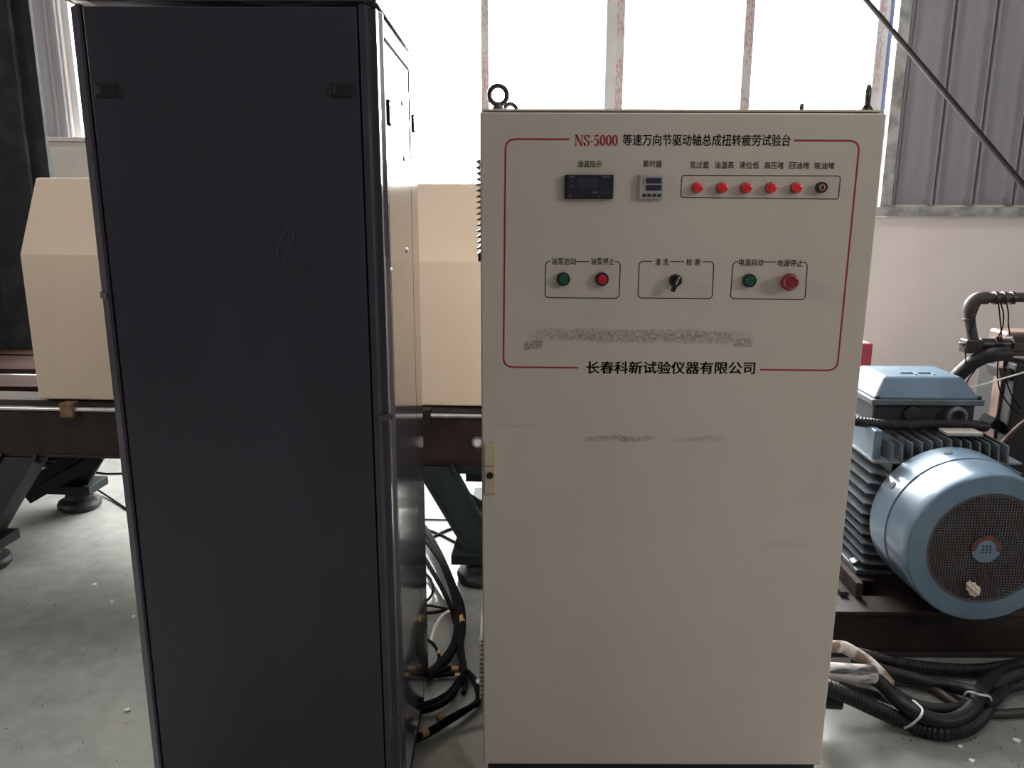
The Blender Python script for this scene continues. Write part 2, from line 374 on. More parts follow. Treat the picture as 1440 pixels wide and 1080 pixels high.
# ribbed metal cladding, one sheet per pitch
def cladding(x0, n, pitch, z0, z1, d=.05):
    src = None
    for i in range(n):
        if src is None:
            y = BW - .004
            prof = [(0, 0), (pitch * .76, 0), (pitch * .78, -d), (pitch * .83, -d), (pitch * .845, -d * .3), (pitch * .90, -d * .3), (pitch * .915, -d), (pitch * .965, -d), (pitch * .985, 0), (pitch, 0)]
            mb = MB(); th = .003
            vs = []
            for (px, py) in prof: vs += [(x0 + px, y + py, z0), (x0 + px, y + py, z1)]
            fs = [(2 * k, 2 * k + 2, 2 * k + 3, 2 * k + 1) for k in range(len(prof) - 1)]
            mb.add(vs, fs); src = mb.build('cladding_panel', 'clad', wb)
            sm = src.modifiers.new('thickness', 'SOLIDIFY'); sm.thickness = th; sm.offset = 1
        else: dup(src, (pitch * i, 0, 0))
cx = PY(1244, 285, BW - .04).x
CP = .298
strip = MB(); vs = []
for px_, dy_ in ((.60, 0), (.66, 0), (.70, -.035), (.76, -.035), (.80, -.016), (.88, -.016), (.92, -.035), (.97, -.035), (1.0, 0)):
    vs += [(cx + .043 + (px_ - .60) * .15, BW - .004 + dy_, CL), (cx + .043 + (px_ - .60) * .15, BW - .004 + dy_, 6.45)]
strip.add(vs, [(2 * k, 2 * k + 2, 2 * k + 3, 2 * k + 1) for k in range(8)])
sp_ = strip.build('cladding_edge', 'clad', wb)
cladding(cx + .043 + .06, 14, CP, CL, 6.45)
# left cladding with its own lower edge
cladding(WX0 - .01 - .42 * 12, 12, 0.42, 1.585, 6.45, .018)
# galvanised flashings
tv = struct(MB().box(cx - .043, cx + .043, BW - .062, BW - .002, CL - .02, 6.4).build('trim_1', 'alu', bevel=.004))
th_ = struct(MB().box(cx - .12, 7.05, BW - .075, BW - .004, CL - .085, CL - .018).build('trim_2', 'alu', bevel=.004))
struct(MB().box(WX0 - 5, WX0 - .0, BW - .06, BW - .002, CL - .05, CL).build('trim_3', 'alu', bevel=.004))
# window with mullions
wn = struct(MB().box(WX0, WX1, BW + .03, BW + .12, WZ0, WZ0 + .06).box(WX0, WX1, BW + .03, BW + .12, WZ1 - .06, WZ1).box(WX0, WX0 + .05, BW + .03, BW + .12, WZ0 + .06, WZ1 - .06).build('window_1', 'frame'))
def mull(px, wpx, film):
    x = PY(px, 100, BW + .03).x; hw = wpx / 2 / F * 5.95
    o = MB().box(x - hw, x + hw, BW + .03, BW + .11, WZ0 + .06, WZ1 - .06).build('mullion', 'frame', wn, bevel=.004)
    f = MB().box(x + hw * film[0], x + hw * film[1], BW + .0275, BW + .029, WZ0 + .08, WZ1 - .08).build('protective_film', 'film', o)
    return x
xs = [WX0 + .02]
for px, wpx, film in ((130, 14, (-.9, .9)), (316, 24, (.1, .9)), (500, 12, (-.9, .9)), (682, 11, (-.9, .9)), (864, 26, (.15, .85)), (1050, 14, (-.9, .9)), (1236, 16, (-.7, .3))):
    xs.append(mull(px, wpx, film))
for a, b in zip(xs, xs[1:] + []):
    MB().box(a + .03, b - .03, BW + .065, BW + .071, WZ0 + .06, WZ1 - .06).build('glass_pane', 'glass', wn)
xj = xs[-1] + .05
MB().box(xj, xj + .018, BW + .02, BW + .12, WZ0, WZ1).build('blue_jamb_strip', 'jamb', wn)
# right window of the hall (outside the frame, source of the side light)
w2 = struct(MB().box(7.12, 7.2, -3, -1, 3.4, 3.46).box(7.12, 7.2, -3, -1, 4.34, 4.4).box(7.12, 7.2, -3, -2.94, 3.46, 4.34).box(7.12, 7.2, -1.06, -1, 3.46, 4.34).build('window_2', 'frame'))
MB().box(7.15, 7.16, -2.94, -1.06, 3.46, 4.34).build('glass_pane', 'glass', w2)

# diagonal brace rods of the wall bracing
a = PY(1218, 0, 5.6); b = PY(1440, 262, 4.6)
d = (b - a)
p1 = a - d * .9; p2 = b + d * (b.z / -d.z) * 1.0
p2 = b + d * ((0.03 - b.z) / d.z)
tag(MB().cyl(p1, p2, .0165, 12).build('brace_rod', 'rod'), 'dark diagonal steel brace rod crossing the grey cladding at upper right', 'rod')

# box fixed on the wall, left
p0 = PY(57, 193, 6.02); p1 = PY(118, 193, 6.02)
wbx = thing('wall_box', ((p0.x + p1.x) / 2, 6.1, 1.2), 'pale metal wall box under the grey cladding beside the steel column', 'box')
MB().box(p0.x, p1.x + .28, 6.02, BW - .065, 1.3, p0.z - .03).build('box_body', 'wood', wbx, bevel=.006)
MB().box(p0.x - .02, p1.x + .3, 5.99, BW - .065, p0.z - .03, p0.z).build('box_top', 'wood', wbx, bevel=.004)
MB().box(p0.x + .06, p1.x + .24, 6.005, 6.019, 1.33, p0.z - .06).build('box_door', 'wood', wbx, bevel=.003)

# dark steel column, far left
q0 = PY(36, 0, 4.75); q1 = PY(60, 250, 4.75)
cxr = (q0.x + q1.x) / 2
col = thing('steel_column', (cxr - .3, 4.9, 0), 'black scratched steel column rising behind the machine bed at far left', 'column')
MB().box(cxr - .34, cxr - .09, 4.75, 4.78, .02, 6.5).build('flange', 'column', col, bevel=.003)
MB().box(cxr - .26, cxr - .245, 4.78, 5.02, .02, 6.5).build('web', 'column', col)
MB().box(cxr - .44, cxr - .19, 5.02, 5.05, .02, 6.5).build('flange', 'column', col, bevel=.003)
MB().box(cxr - .09, cxr - .0, 4.80, 4.83, .02, 6.5).box(cxr - .6, cxr - .34, 4.80, 4.83, .02, 6.5).build('side_plate', 'column', col, bevel=.003)
MB().box(cxr - .66, cxr + .02, 4.7, 5.2, 0, .02).build('base_plate', 'column', col)

# ================================================================== TEST BENCH
BX, BY, BR = -2.2, 3.40, -0.055
bench = thing('test_bench', (BX, BY, 0), 'long dark brown steel machine bed on green splayed legs, carrying beige covers', 'machine', rz=BR)
def BM(): return MB()
def bb(x0, x1, y0, y1, z0, z1, name, m, bev=0, parent=bench): return MB().box(x0, x1, y0, y1, z0, z1).build(name, m, parent, bev, local=True)
LX0, LX1 = -1.6, 3.12
bb(LX0, LX1, 0, .03, .49, .695, 'front_beam', 'brown', .004)
bb(LX0, LX1, .0, .05, .478, .49, 'beam_flange', 'brown', .002)
bb(LX0, LX1, .52, .55, .49, .695, 'rear_beam', 'brown', .004)
bb(LX0, LX1, .03, .52, .66, .69, 'bed_plate', 'brown')
bb(LX0, .1, .55, 1.2, .655, .69, 'bed_plate', 'brown')
for (y0, y1, z, m, xe) in ((.06, .22, .725, 'bedgrey', LX1), (.27, .52, .735, 'brown2', LX1), (.66, 1.02, .735, 'brown2', .1), (1.06, 1.2, .735, 'brown2', .1)):
    bb(LX0, xe, y0, y1, .69, z, 'bed_strip', m, .004)
MB().cyl((LX0, .60, .712), (.1, .60, .712), .009, 10).build('guide_rod', 'steel', bench, local=True)
MB().cyl((LX0, -.012, .705), (LX1, -.012, .705), .010, 12).build('guide_rod', 'steel', bench, local=True)
def lx(p): return WORLD[bench.name].inverted() @ p
for px in (99, 596):
    p = lx(PY(px, 584, 3.38)) if px < 500 else lx(PY(px, 592, 3.27))
    bb(p.x - .028, p.x + .028, -.035, .02, .672, .735, 'rod_clamp', 'brass' if px < 500 else 'brown', .003)
# beige covers: vertical front to a crease, slanted upper front
def cover(x0, x1, zb, zc_, zt, label=None):
    prof = [(.03, zb), (.03, zc_), (.20, zt), (.40, zt), (.54, zc_), (.54, zb)]
    o = MB().prism([(x0, y, z) for y, z in prof], (x1 - x0, 0, 0)).build('machine_cover', 'beige', bench, bevel=.008, seg=3, local=True)
    if label: o['label'] = label
    return o
l0 = lx(PY(29, 360, 3.43)); l1 = lx(PY(300, 360, 3.40))
cover(l0.x, .92, .737, 1.369, 1.69, 'beige cover left of the dark cabinet')
cover(1.45, 3.0, .737, 1.352, 1.668, 'beige cover between the two cabinets')
# hole in beam is seen near the cream cabinet: bright opening ring
p = lx(PY(671, 624, 3.26))
MB().lathe((p.x, -.002, p.z), (0, -1, 0), [(0, .026), (.006, .026), (.006, .018), (0, .018)], 20, cap=False).build('port_ring', 'steel', bench, local=True)
MB().cyl((p.x, -.001, p.z), (p.x, -.004, p.z), .018, 20).build('bright_hole_disc', 'white', bench, local=True)  # white disc in place of an open hole, its brightness is painted
# splayed legs
def leg(xt, xb, y, yb, wd=.16):
    """slanted leg: web plate plus edge flanges, with foot plate and round mount"""
    zt, zb = .478, .15
    web = MB().prism([(xt - wd / 2, y, zt), (xt + wd / 2, y, zt), (xb + wd * .42, yb, zb), (xb - wd * .42, yb, zb)], (0, .012, 0))
    l = web.build('leg', 'green', bench, local=True)
    for sx in (-1, 1):
        a_ = Vector((xt + sx * wd / 2, y + .035, zt)); b_ = Vector((xb + sx * wd * .42, yb + .035, zb))
        MB().bar(a_, b_, .085, .014, upv=(1, 0, 0)).build('leg_flange', 'green', l, local=True)
    f = bb(xb - .12, xb + .12, yb - .05, yb + .13, .105, .15, 'foot_plate', 'green', .004)
    yc = yb + .045
    MB().lathe((xb, yc, 0), (0, 0, 1), [(0, .095), (.012, .105), (.03, .108), (.045, .10), (.06, .07), (.105, .055)], 28).build('round_mount', 'rubber', bench, local=True)
    MB().cyl((xb, yc, .15), (xb, yc, .20), .016, 10).build('mount_bolt', 'gunmetal', bench, local=True)
for (xt, xb, y, yb) in ((.01, -.14, -.01, -.16), (.14, -.13, .42, .55), (1.86, 2.08, -.01, -.14), (2.30, 2.10, .44, .50), (-1.15, -1.35, -.01, -.10), (2.85, 2.95, .44, .50)):
    leg(xt, xb, y, yb)
# cross braces under the bed
def brace(p, q): MB().bar(p, q, .05, .05).build('brace', 'green', bench, local=True)
brace(lx(PY(38, 700, 3.46)), lx(PY(140, 641, 3.62)))
brace(lx(PY(20, 694, 3.62)), lx(PY(108, 641, 3.72)))
brace((2.15, .12, .17), (1.5, .42, .47)); brace((2.2, .46, .25), (2.9, .40, .47))
bb(1.75, 2.5, .44, .50, .40, .47, 'cross_rail', 'green', .003)
bb(1.76, 2.5, -.01, .02, .445, .478, 'leg_head_plate', 'green', .003)
bb(-.2, .12, -.01, .02, .455, .478, 'leg_head_plate', 'green', .003)
bb(1.95, 2.5, .46, .50, .24, .30, 'leg_tie', 'green', .003)

# ================================================================== DARK CABINET
DY = 1.69
XL, XR, YB, ZB, ZT = -.884, -.267, 2.31, .03, 1.968
dk = thing('dark_cabinet', ((XL + XR) / 2, 2.0, 0), 'tall dark navy metal cabinet standing left of the cream control cabinet', 'cabinet')
MB().box(XL + .03, XR - .006, DY + .022, YB, .10, ZT).build('cabinet_body', 'navy_gloss', dk, bevel=.003)
MB().box(XL + .02, XR - .02, DY + .03, YB - .03, 0, .10).build('plinth', 'plinth', dk)
def post(x0, x1, side):
    # chamfered corner post
    if side > 0: prof = [(x0, DY), (x1 - .024, DY), (x1, DY + .070), (x1, DY + .078), (x0, DY + .078)]
    else: prof = [(x0 + .028, DY), (x1, DY), (x1, DY + .05), (x0, DY + .05), (x0, DY + .030)]
    return MB().prism([(x, y, .02) for x, y in prof], (0, 0, ZT - .02)).build('corner_post', 'navy_post' if side > 0 else 'navy', dk, bevel=.0015)
gl, gr = -.8485, -.3065
pl = post(XL, gl - .002, -1); pr = post(gr + .003, XR, 1)
MB().box(gl + .001, gr - .001, DY + .002, DY + .022, .03, ZT - .004).build('front_panel', 'navy', dk, bevel=.003)
MB().box(XL + .004, XR - .001, DY + .001, YB, ZT + .006, ZT + .07).build('top_cap', 'navy_gloss', dk, bevel=.001)
# latches on the front panel
for px in (149, 479):
    p = PY(px, 127, DY)
    f = MB().box(p.x - .022, p.x + .022, DY - .003, DY + .002, p.z - .013, p.z + .013).build('latch', 'black', dk, bevel=.001)
    MB().box(p.x - .017, p.x - .009, DY - .0055, DY - .003, p.z - .008, p.z + .009).build('latch_slider', 'navy_gloss', f, bevel=.001)
# joints of the corner posts
for side, py_ in ((-1, 412), (1, 585)):
    x0, x1 = (XL, gl - .002) if side < 0 else (gr + .003, XR)
    z = PY(155 if side < 0 else 532, py_, DY).z
    if side > 0: prof = [(x0 - .0, DY), (x1 - .028, DY), (x1, DY + .030)]
    else: prof = [(x0, DY + .030), (x0 + .028, DY), (x1, DY)]
    n_ = Vector((.6 * side, -.8, 0)) * .004
    pts = [Vector((x, y, z)) for x, y in prof]
    mb = MB()
    for k in range(2):
        a_, b_ = pts[k], pts[k + 1]; mb.prism([a_, b_, b_ + n_ * .2 + Vector((0, 0, -.014)), a_ + n_ * .2 + Vector((0, 0, -.014))], n_)
    mb.build('post_joint', 'navy_gloss', dk, bevel=.001)
# side door with recessed outline
sy0, sy1, sz0, sz1 = DY + .084, 2.16, .12, 1.916
sd = MB().prism([(XR - .006, sy0, sz0), (XR - .006, sy1, sz0), (XR - .006, sy1, sz1), (XR - .006, sy0, sz1)], (.006, 0, 0)).build('side_door', 'navy_side', dk, bevel=.001)
for a_, b_ in (((sy1, sy1 + .007), (1.70, sz1 + .007)), ((sy0, sy1), (sz1, sz1 + .007)), ((sy0, sy1), (sz0 - .006, sz0))):
    MB().box(XR - .0058, XR + .0018, a_[0], a_[1], b_[0], b_[1]).build('door_seal', 'matte_black', dk)
MB().box(XR - .006, XR, sy1 + .008, YB, .10, ZT - .01).build('side_panel', 'navy_side', dk, bevel=.001)
MB().box(XR - .006, XR, sy0, sy1, sz1 + .009, ZT - .01).build('side_panel', 'navy_side', dk, bevel=.001)
def side_pt(px, py):
    d_ = ray(px, py); return EYE + d_ * (XR / d_.x)
for px, py, hy, hz in ((543, 156, .016, .026), (581, 174, .02, .022)):
    p = side_pt(px, py); y = min(max(p.y, DY + .115), YB - .03); z = p.z + (0)
    f = MB().box(XR, XR + .004, y - hy, y + hy, z - hz, z + hz).build('side_latch', 'matte_black', dk)
    MB().box(XR + .004, XR + .0045, y - hy * .75, y + hy * .75, z - hz * .8, z + hz * .8).build('latch_plate', 'steel', f)
    MB().box(XR + .0045, XR + .0055, y - hy * .2, y + hy * .5, z - hz * .6, z + hz * .6).build('latch_slot', 'matte_black', f)
for px, py in ((565, 145), (550, 381), (572, 352), (568, 223)):
    p = side_pt(px, py)
    if DY + .06 < p.y < YB: MB().lathe((XR, p.y, p.z), (1, 0, 0), [(0, .007), (.003, .006), (.004, .002)], 12).build('screw', 'steel', dk)
# scratch on the front
pts = [PY(a_, b_, DY) + Vector((0, .0015, 0)) for a_, b_ in ((388, 362), (391, 345), (400, 325), (413, 314), (411, 335), (404, 355), (398, 372), (410, 378))]
pts = smooth_path(pts, 5)
MB().ribbon(pts, .0007, .0004).build('scratch_mark', 'meterprint', dk)

# ================================================================== CREAM CONTROL CABINET
D = 1.892
X0, X1, Z0, Z1 = PY(677.5, 600, D).x, PY(1200, 600, D).x, .095, 1.785
X0 = -.0745; X1 = .8435
cc = thing('control_cabinet', ((X0 + X1) / 2, 2.1, 0), 'cream metal control cabinet with red bordered panel of buttons, lamps and meters', 'cabinet')
zt = PY(900, 153, D).z
def zz(px, py): return PY(px, py, D).z
sm1 = (PY(738, 475, D).x, PY(1062, 475, D).x, zz(900, 473), .018, .32, .62)
smears = [sm1, (PY(815, 617, D).x, PY(925, 617, D).x, zz(870, 617), .008, .3, .6), (PY(945, 617, D).x, PY(1025, 617, D).x, zz(985, 618), .007, .36, .5),
          (PY(690, 600, D).x, PY(762, 600, D).x, zz(725, 598), .006, .45, .4), (PY(1062, 766, D).x, PY(1142, 766, D).x, zz(1100, 766), .012, .4, .2),
          (PY(735, 486, D).x, PY(765, 486, D).x, zz(750, 486), .012, .3, .8), (PY(1030, 480, D).x, PY(1060, 480, D).x, zz(1045, 481), .012, .33, .7)]
loc = Vector(((X0 + X1) / 2, 2.1, 0))
smears = [(a_ - loc.x, b_ - loc.x, z_ - loc.z, hw, th, sg) for a_, b_, z_, hw, th, sg in smears]
M['door'] = door_mat(smears)
MB().box(X0 + .004, X1 - .004, D + .022, 2.34, .10, zt).build('cabinet_body', 'cream', cc, bevel=.003)
MB().box(X0 + .004, X1 - .004, D + .006, D + .022, zt - .005, zt).build('rain_lip', 'cream', cc, bevel=.001)
door = MB().box(X0, X1, D, D + .019, Z0 + .003, zt - .008).build('door', 'door', cc, bevel=.004, seg=3)
MB().box(X0 + .012, X1 - .012, D + .012, 2.33, 0, .097).build('plinth', 'plinth', cc)
# lock on the left edge of the door
a_, b_ = PY(681, 623, D), PY(697.5, 655, D)
lk = MB().box(a_.x, b_.x, D - .009, D, b_.z + .001, a_.z).build('lock_handle', 'lockbeige', door, bevel=.002)
a_, b_ = PY(681, 655.5, D), PY(697.5, 694, D)
lp = MB().box(a_.x, b_.x, D - .006, D, b_.z, a_.z).build('lock_plate', 'lockbeige', door, bevel=.002)
p = PY(689, 668.5, D - .006)
MB().lathe((p.x, D - .006, p.z), (0, -1, 0), [(0, .0085), (.003, .0085), (.003, .0055), (.001, .0055)], 20, cap=False).cyl((p.x, D - .006, p.z), (p.x, D - .0065, p.z), .0056, 16).build('keyhole', 'black', door)
# printed lines -----------------------------------------------------------
def rounded(px_pts, r, name, m, wd, gaps=(), closed=True):
    """rounded closed outline through four corners given in order tl,tr,br,bl; gaps on the top/bottom edge (x ranges)"""
    P = [PY(a, b, D) for a, b in px_pts]
    out = []; n = 4
    for i in range(n):
        p0, p1, p2 = P[i - 1], P[i], P[(i + 1) % n]
        u = (p0 - p1).normalized(); v = (p2 - p1).normalized()
        for k in range(7):
            t = k / 6; a = p1 + u * r; b = p1 + v * r
            out.append((1 - t) ** 2 * a + 2 * t * (1 - t) * p1 + t * t * b)
    # out: corner tl samples, corner tr, br, bl ; split into polylines by gaps
    segs = []
    def line(a, b, cuts):
        pts = [a]; cur = []
        cuts = sorted(cuts, key=lambda c: c[0], reverse=(b.x < a.x)); res = [[a]]
        for c0, c1 in cuts:
            xa, xb = (c0, c1) if b.x > a.x else (c1, c0)
            f0 = (xa - a.x) / (b.x - a.x); f1 = (xb - a.x) / (b.x - a.x)
            res[-1].append(a + (b - a) * f0); res.append([a + (b - a) * f1])
        res[-1].append(b); return res
    top = [(PY(g0, px_pts[0][1], D).x, PY(g1, px_pts[0][1], D).x) for e, g0, g1 in gaps if e == 't']
    bot = [(PY(g0, px_pts[3][1], D).x, PY(g1, px_pts[3][1], D).x) for e, g0, g1 in gaps if e == 'b']
    chains = []
    cur = list(out[0:7])
    r1 = line(out[6], out[7], top); cur += r1[0][1:]
    for rr in r1[1:]: chains.append(cur); cur = list(rr)
    cur += out[7:14] + out[14:21]
    r2 = line(out[20], out[21], bot); cur += r2[0][1:]
    for rr in r2[1:]: chains.append(cur); cur = list(rr)
    cur += out[21:28]
    if chains: chains[0] = cur + chains[0]
    else: chains = [cur + [out[0]]]
    for c in chains:
        mb = MB(); q = [c[0]]
        for p in c[1:]:
            if (p - q[-1]).length > 1e-5: q.append(p)
        mb.ribbon(q, wd, .0004); mb.build(name, m, door)
rounded([(711, 195.5), (1209, 198), (1177, 521), (708, 516)], .024, 'red_border', 'redink', .0040, [('t', 801, 1117), ('b', 813, 1069)])
rounded([(959, 246.5), (1182, 247.5), (1179, 280), (957, 277.5)], .007, 'printed_frame', 'ink', .0020)
rounded([(767.5, 367.3), (872.5, 368), (870.5, 419.5), (766.5, 418.5)], .011, 'printed_frame', 'ink', .0022, [('t', 774, 811), ('t', 829, 865)])
rounded([(899, 367.3), (1004, 368), (1001.5, 420), (897, 419)], .011, 'printed_frame', 'ink', .0022, [('t', 917.5, 943), ('t', 962, 987)])
rounded([(1031, 368), (1135.5, 368.7), (1132, 421.5), (1027, 419.8)], .011, 'printed_frame', 'ink', .0022, [('t', 1038, 1074), ('t', 1092, 1130)])
def label_text(body, x0, x1, yc, h, m='ink', bold=.012):
    a_ = PY(x0, yc - h / 2, D); b_ = PY(x1, yc + h / 2, D)
    text_mesh('lettering', body, m, door, a_.x, b_.x, b_.z, a_.z, D - .0005, bold)
label_text('等速万向节驱动轴总成扭转疲劳试验台', 876, 1111, 197, 17, bold=.014)
label_text('长春科新试验仪器有限公司', 825, 1061, 517, 18, bold=.022)
for t_, x0, x1, yc in (('油温指示', 812, 846, 230.5), ('累时器', 904.5, 930.5, 230.5), ('泵过载', 970.5, 996.5, 232), ('油温高', 1005, 1031.5, 232), ('液位低', 1040, 1067, 232.3),
                       ('高压堵', 1075.5, 1101.5, 232.5), ('回油堵', 1110.5, 1137.5, 232.7), ('吸油堵', 1146, 1173, 233), ('油泵启动', 776, 810, 367.5), ('油泵停止', 831, 864, 367.5),
                       ('清 洗', 921.5, 940, 368.5), ('检 测', 965.5, 984, 368.5), ('电源启动', 1039.5, 1073, 369), ('电源停止', 1094, 1128.5, 370)):
    label_text(t_, x0, x1, yc, 10, bold=.008)
# seriffed red "NS-5000", drawn stroke by stroke (unit cell 0..1)
def serif_text(x0, x1, yc, h):
    a_ = PY(x0, yc - h / 2, D); b_ = PY(x1, yc + h / 2, D)
    cells = [(0, 1.35), (1.42, 2.35), (2.45, 2.85), (2.95, 3.8), (3.9, 4.75), (4.85, 5.7), (5.8, 6.65)]
    tot = 6.65; mb = MB()
    def T(c, u, v): x = a_.x + (c[0] + u * (c[1] - c[0])) / tot * (b_.x - a_.x); return Vector((x, D - .0003, b_.z + v * (a_.z - b_.z)))
    k = (b_.x - a_.x) / tot
    def curve(c, pts, closed=False, thick=.26, thin=.09):
        P = smooth_path([T(c, *p) for p in pts], 6, closed); n = len(P); wd = []
        for i in range(n):
            d_ = (P[(i + 1) % n] - P[i - 1]) if 0 < i < n - 1 or closed else (P[min(i + 1, n - 1)] - P[max(i - 1, 0)])
            t_ = abs(d_.z) / (d_.length + 1e-9); wd.append(k * (thin + (thick - thin) * t_ ** 1.5))
        mb.ribbon(P, wd, .0004, closed)
    def quad(c, pts):
        P = [T(c, *p) for p in pts]; mb.prism(P, (0, -.0004, 0))
    N_ = cells[0]
    quad(N_, [(.14, 0), (.14, 1), (.21, 1), (.21, 0)]); quad(N_, [(.82, 0), (.82, 1), (.89, 1), (.89, 0)])
    quad(N_, [(.10, 1), (.34, 1), (.89, 0), (.70, 0)])
    for (u, v) in ((.0, .0), (.68, .945)): quad(N_, [(u, v), (u, v + .055), (u + .33, v + .055), (u + .33, v)])
    quad(N_, [(0, .945), (0, 1), (.22, 1), (.22, .945)])
    S_ = cells[1]
    curve(S_, [(.86, .74), (.80, .90), (.55, .98), (.28, .92), (.17, .75), (.32, .60), (.62, .47), (.84, .31), (.78, .10), (.50, .02), (.22, .08), (.12, .27)])
    quad(S_, [(.84, .68), (.84, 1), (.90, 1), (.90, .68)]); quad(S_, [(.08, 0), (.08, .33), (.14, .33), (.14, 0)])
    quad(cells[2], [(0, .36), (0, .46), (1, .46), (1, .36)])
    F_ = cells[3]
    quad(F_, [(.20, .86), (.20, 1), (.86, 1), (.80, .86)]); quad(F_, [(.17, .52), (.22, .90), (.29, .90), (.24, .52)])
    curve(F_, [(.22, .54), (.40, .62), (.65, .58), (.80, .40), (.78, .16), (.55, .03), (.30, .03), (.16, .14)])
    for c in cells[4:]:
        curve(c, [(.5, .97), (.80, .78), (.86, .5), (.80, .22), (.5, .03), (.20, .22), (.14, .5), (.20, .78)], True)
    return mb.build('lettering', 'redink', door)
serif_text(808, 868.5, 197.3, 15.5)
# meters --------------------------------------------------------------------
a_, b_ = PY(794.5, 245.5, D - .012), PY(862.5, 280, D - .012)
mt = MB().box(a_.x, b_.x, D - .012, D, b_.z, a_.z).build('temperature_meter', 'black', door, bevel=.002)
mt['label'] = 'wide black panel meter'
MB().box(a_.x + .004, b_.x - .004, D - .0135, D - .012, b_.z + .0035, a_.z - .0035).build('meter_face', 'meter', mt, bevel=.001)
def print_box(x0, x1, y0, y1, Y, parent, m='meterprint', name='printed_mark'):
    q0, q1 = PY(x0, y0, Y), PY(x1, y1, Y)
    return MB().box(q0.x, q1.x, Y - .0003, Y, q1.z, q0.z).build(name, m, parent)
YF = D - .0136
print_box(813, 842, 250, 264, YF, mt, 'lcd', 'display_window')
for r_ in ((800, 808, 248.2, 249.6), (847, 858, 248.2, 249.6), (802, 805, 261, 263), (800, 804, 275, 277), (833, 840, 269.5, 271.5), (841, 843, 275, 276.2), (803, 806, 254, 255)):
    print_box(*r_, YF, mt)
for x in (843, 852):
    p = PY(x + 2, 270, YF); MB().cyl((p.x, YF, p.z), (p.x, YF - .001, p.z), .0042, 12).build('meter_key', 'lcd', mt)
a_, b_ = PY(899.5, 245, D - .012), PY(933, 280, D - .012)
tm = MB().box(a_.x, b_.x, D - .012, D, b_.z, a_.z).build('timer', 'timer', door, bevel=.0025); tm['label'] = 'square grey timer'
for y0, y1 in ((250, 258), (260, 268)): print_box(908.5, 930, y0, y1, D - .0125, tm, 'lcd', 'display_window')
for x in (903.5, 910.5, 917.5, 924.5):
    p0_, p1_ = PY(x, 272.5, D - .012), PY(x + 5, 277, D - .012)
    MB().box(p0_.x, p1_.x, D - .0132, D - .012, p1_.z, p0_.z).build('timer_key', 'lcd', tm, bevel=.0005)
for y in (251, 254, 257, 261): print_box(904, 906, y, y + 1.2, D - .0125, tm, 'ink')
# indicator lamps -------------------------------------------------------------
px_m = 1 / F * 1.80
for i, x in enumerate((982, 1017, 1051.3, 1086.3, 1122, 1157.3)):
    y = (264, 264, 264, 264, 264, 263.5)[i]; Yf = D - .016; p = PY(x, y, Yf)
    lit = i < 5
    bz = MB().lathe((p.x, D, p.z), (0, -1, 0), [(0, .0125), (.005, .0125), (.006, .011), (.006, .005)], 24).build('indicator_lamp', 'black' if not lit else 'gunmetal', door)
    if lit: MB().lathe((p.x, D - .006, p.z), (0, -1, 0), [(-.001, .0118), (.007, .0118), (.0095, .0105), (.011, .007), (.0115, .002)], 24).build('lens', 'red', bz)
    else:
        MB().lathe((p.x, D - .006, p.z), (0, -1, 0), [(-.001, .0118), (.008, .0118), (.008, .0088)], 24, cap=False).build('lens_ring', 'black', bz)
        MB().lathe((p.x, D - .006, p.z), (0, -1, 0), [(-.001, .0088), (.006, .0088), (.008, .006), (.0085, .001)], 24).build('lens', 'pink', bz)
        print_box(x - 1.6, x + 1.6, y - 3, y + 3, D - .0148, bz, 'ink'); bz['label'] = 'dull pink lamp in black ring'
# push buttons -----------------------------------------------------------------
def push(x, y, cap, label):
    p = PY(x, y, D - .012)
    b_ = MB().lathe((p.x, D, p.z), (0, -1, 0), [(0, .0162), (.010, .0158), (.013, .0148), (.013, .0115), (.011, .0113)], 28).build('push_button', 'black', door)
    MB().lathe((p.x, D - .010, p.z), (0, -1, 0), [(0, .0112), (.004, .0112), (.0052, .0100), (.0055, .003)], 24).build('button_cap', cap, b_)
    b_['label'] = label
push(792.5, 393, 'greenlens', 'green button under the left group'); push(847, 393, 'redcap', 'red button with black ring'); push(1055, 395, 'greenlens', 'green button beside the emergency stop')
# selector
p = PY(951, 395, D - .012)
sl = MB().lathe((p.x, D, p.z), (0, -1, 0), [(0, .0150), (.008, .0148), (.010, .0138), (.014, .0125), (.014, .004)], 28).build('selector_switch', 'black', door)
rot = Matrix.Translation((p.x, D - .014, p.z)) @ Matrix.Rotation(math.radians(22), 4, 'Y')
hb = MB().box(-.0052, .0052, -.012, .0, -.026, .0125, rot).build('selector_lever', 'black', sl, bevel=.002)
MB().box(-.0012, .0012, -.0124, -.0119, -.008, .0105, rot).build('pointer_line', 'white', hb)
# emergency stop
p = PY(1111.5, 397, D - .024)
es = MB().lathe((p.x, D, p.z), (0, -1, 0), [(0, .015), (.004, .015), (.004, .0125), (.010, .0125)], 28).build('emergency_stop', 'maroon', door)
es['label'] = 'maroon mushroom button'
MB().lathe((p.x, D, p.z), (0, -1, 0), [(.008, .0125), (.012, .0200), (.022, .0208), (.027, .0185), (.028, .0165), (.0265, .0125), (.0275, .006), (.0278, .001)], 36).build('mushroom_cap', 'maroon', es)
mb = MB()
for a0 in (25, 145, 265):
    pts = [Vector((p.x + .0155 * math.cos(math.radians(a0 + k * 8)), D - .0278, p.z + .0155 * math.sin(math.radians(a0 + k * 8)))) for k in range(9)]
    mb.ribbon(pts, .0018, .0006)
mb.build('arrow_print', 'maroonline', es)
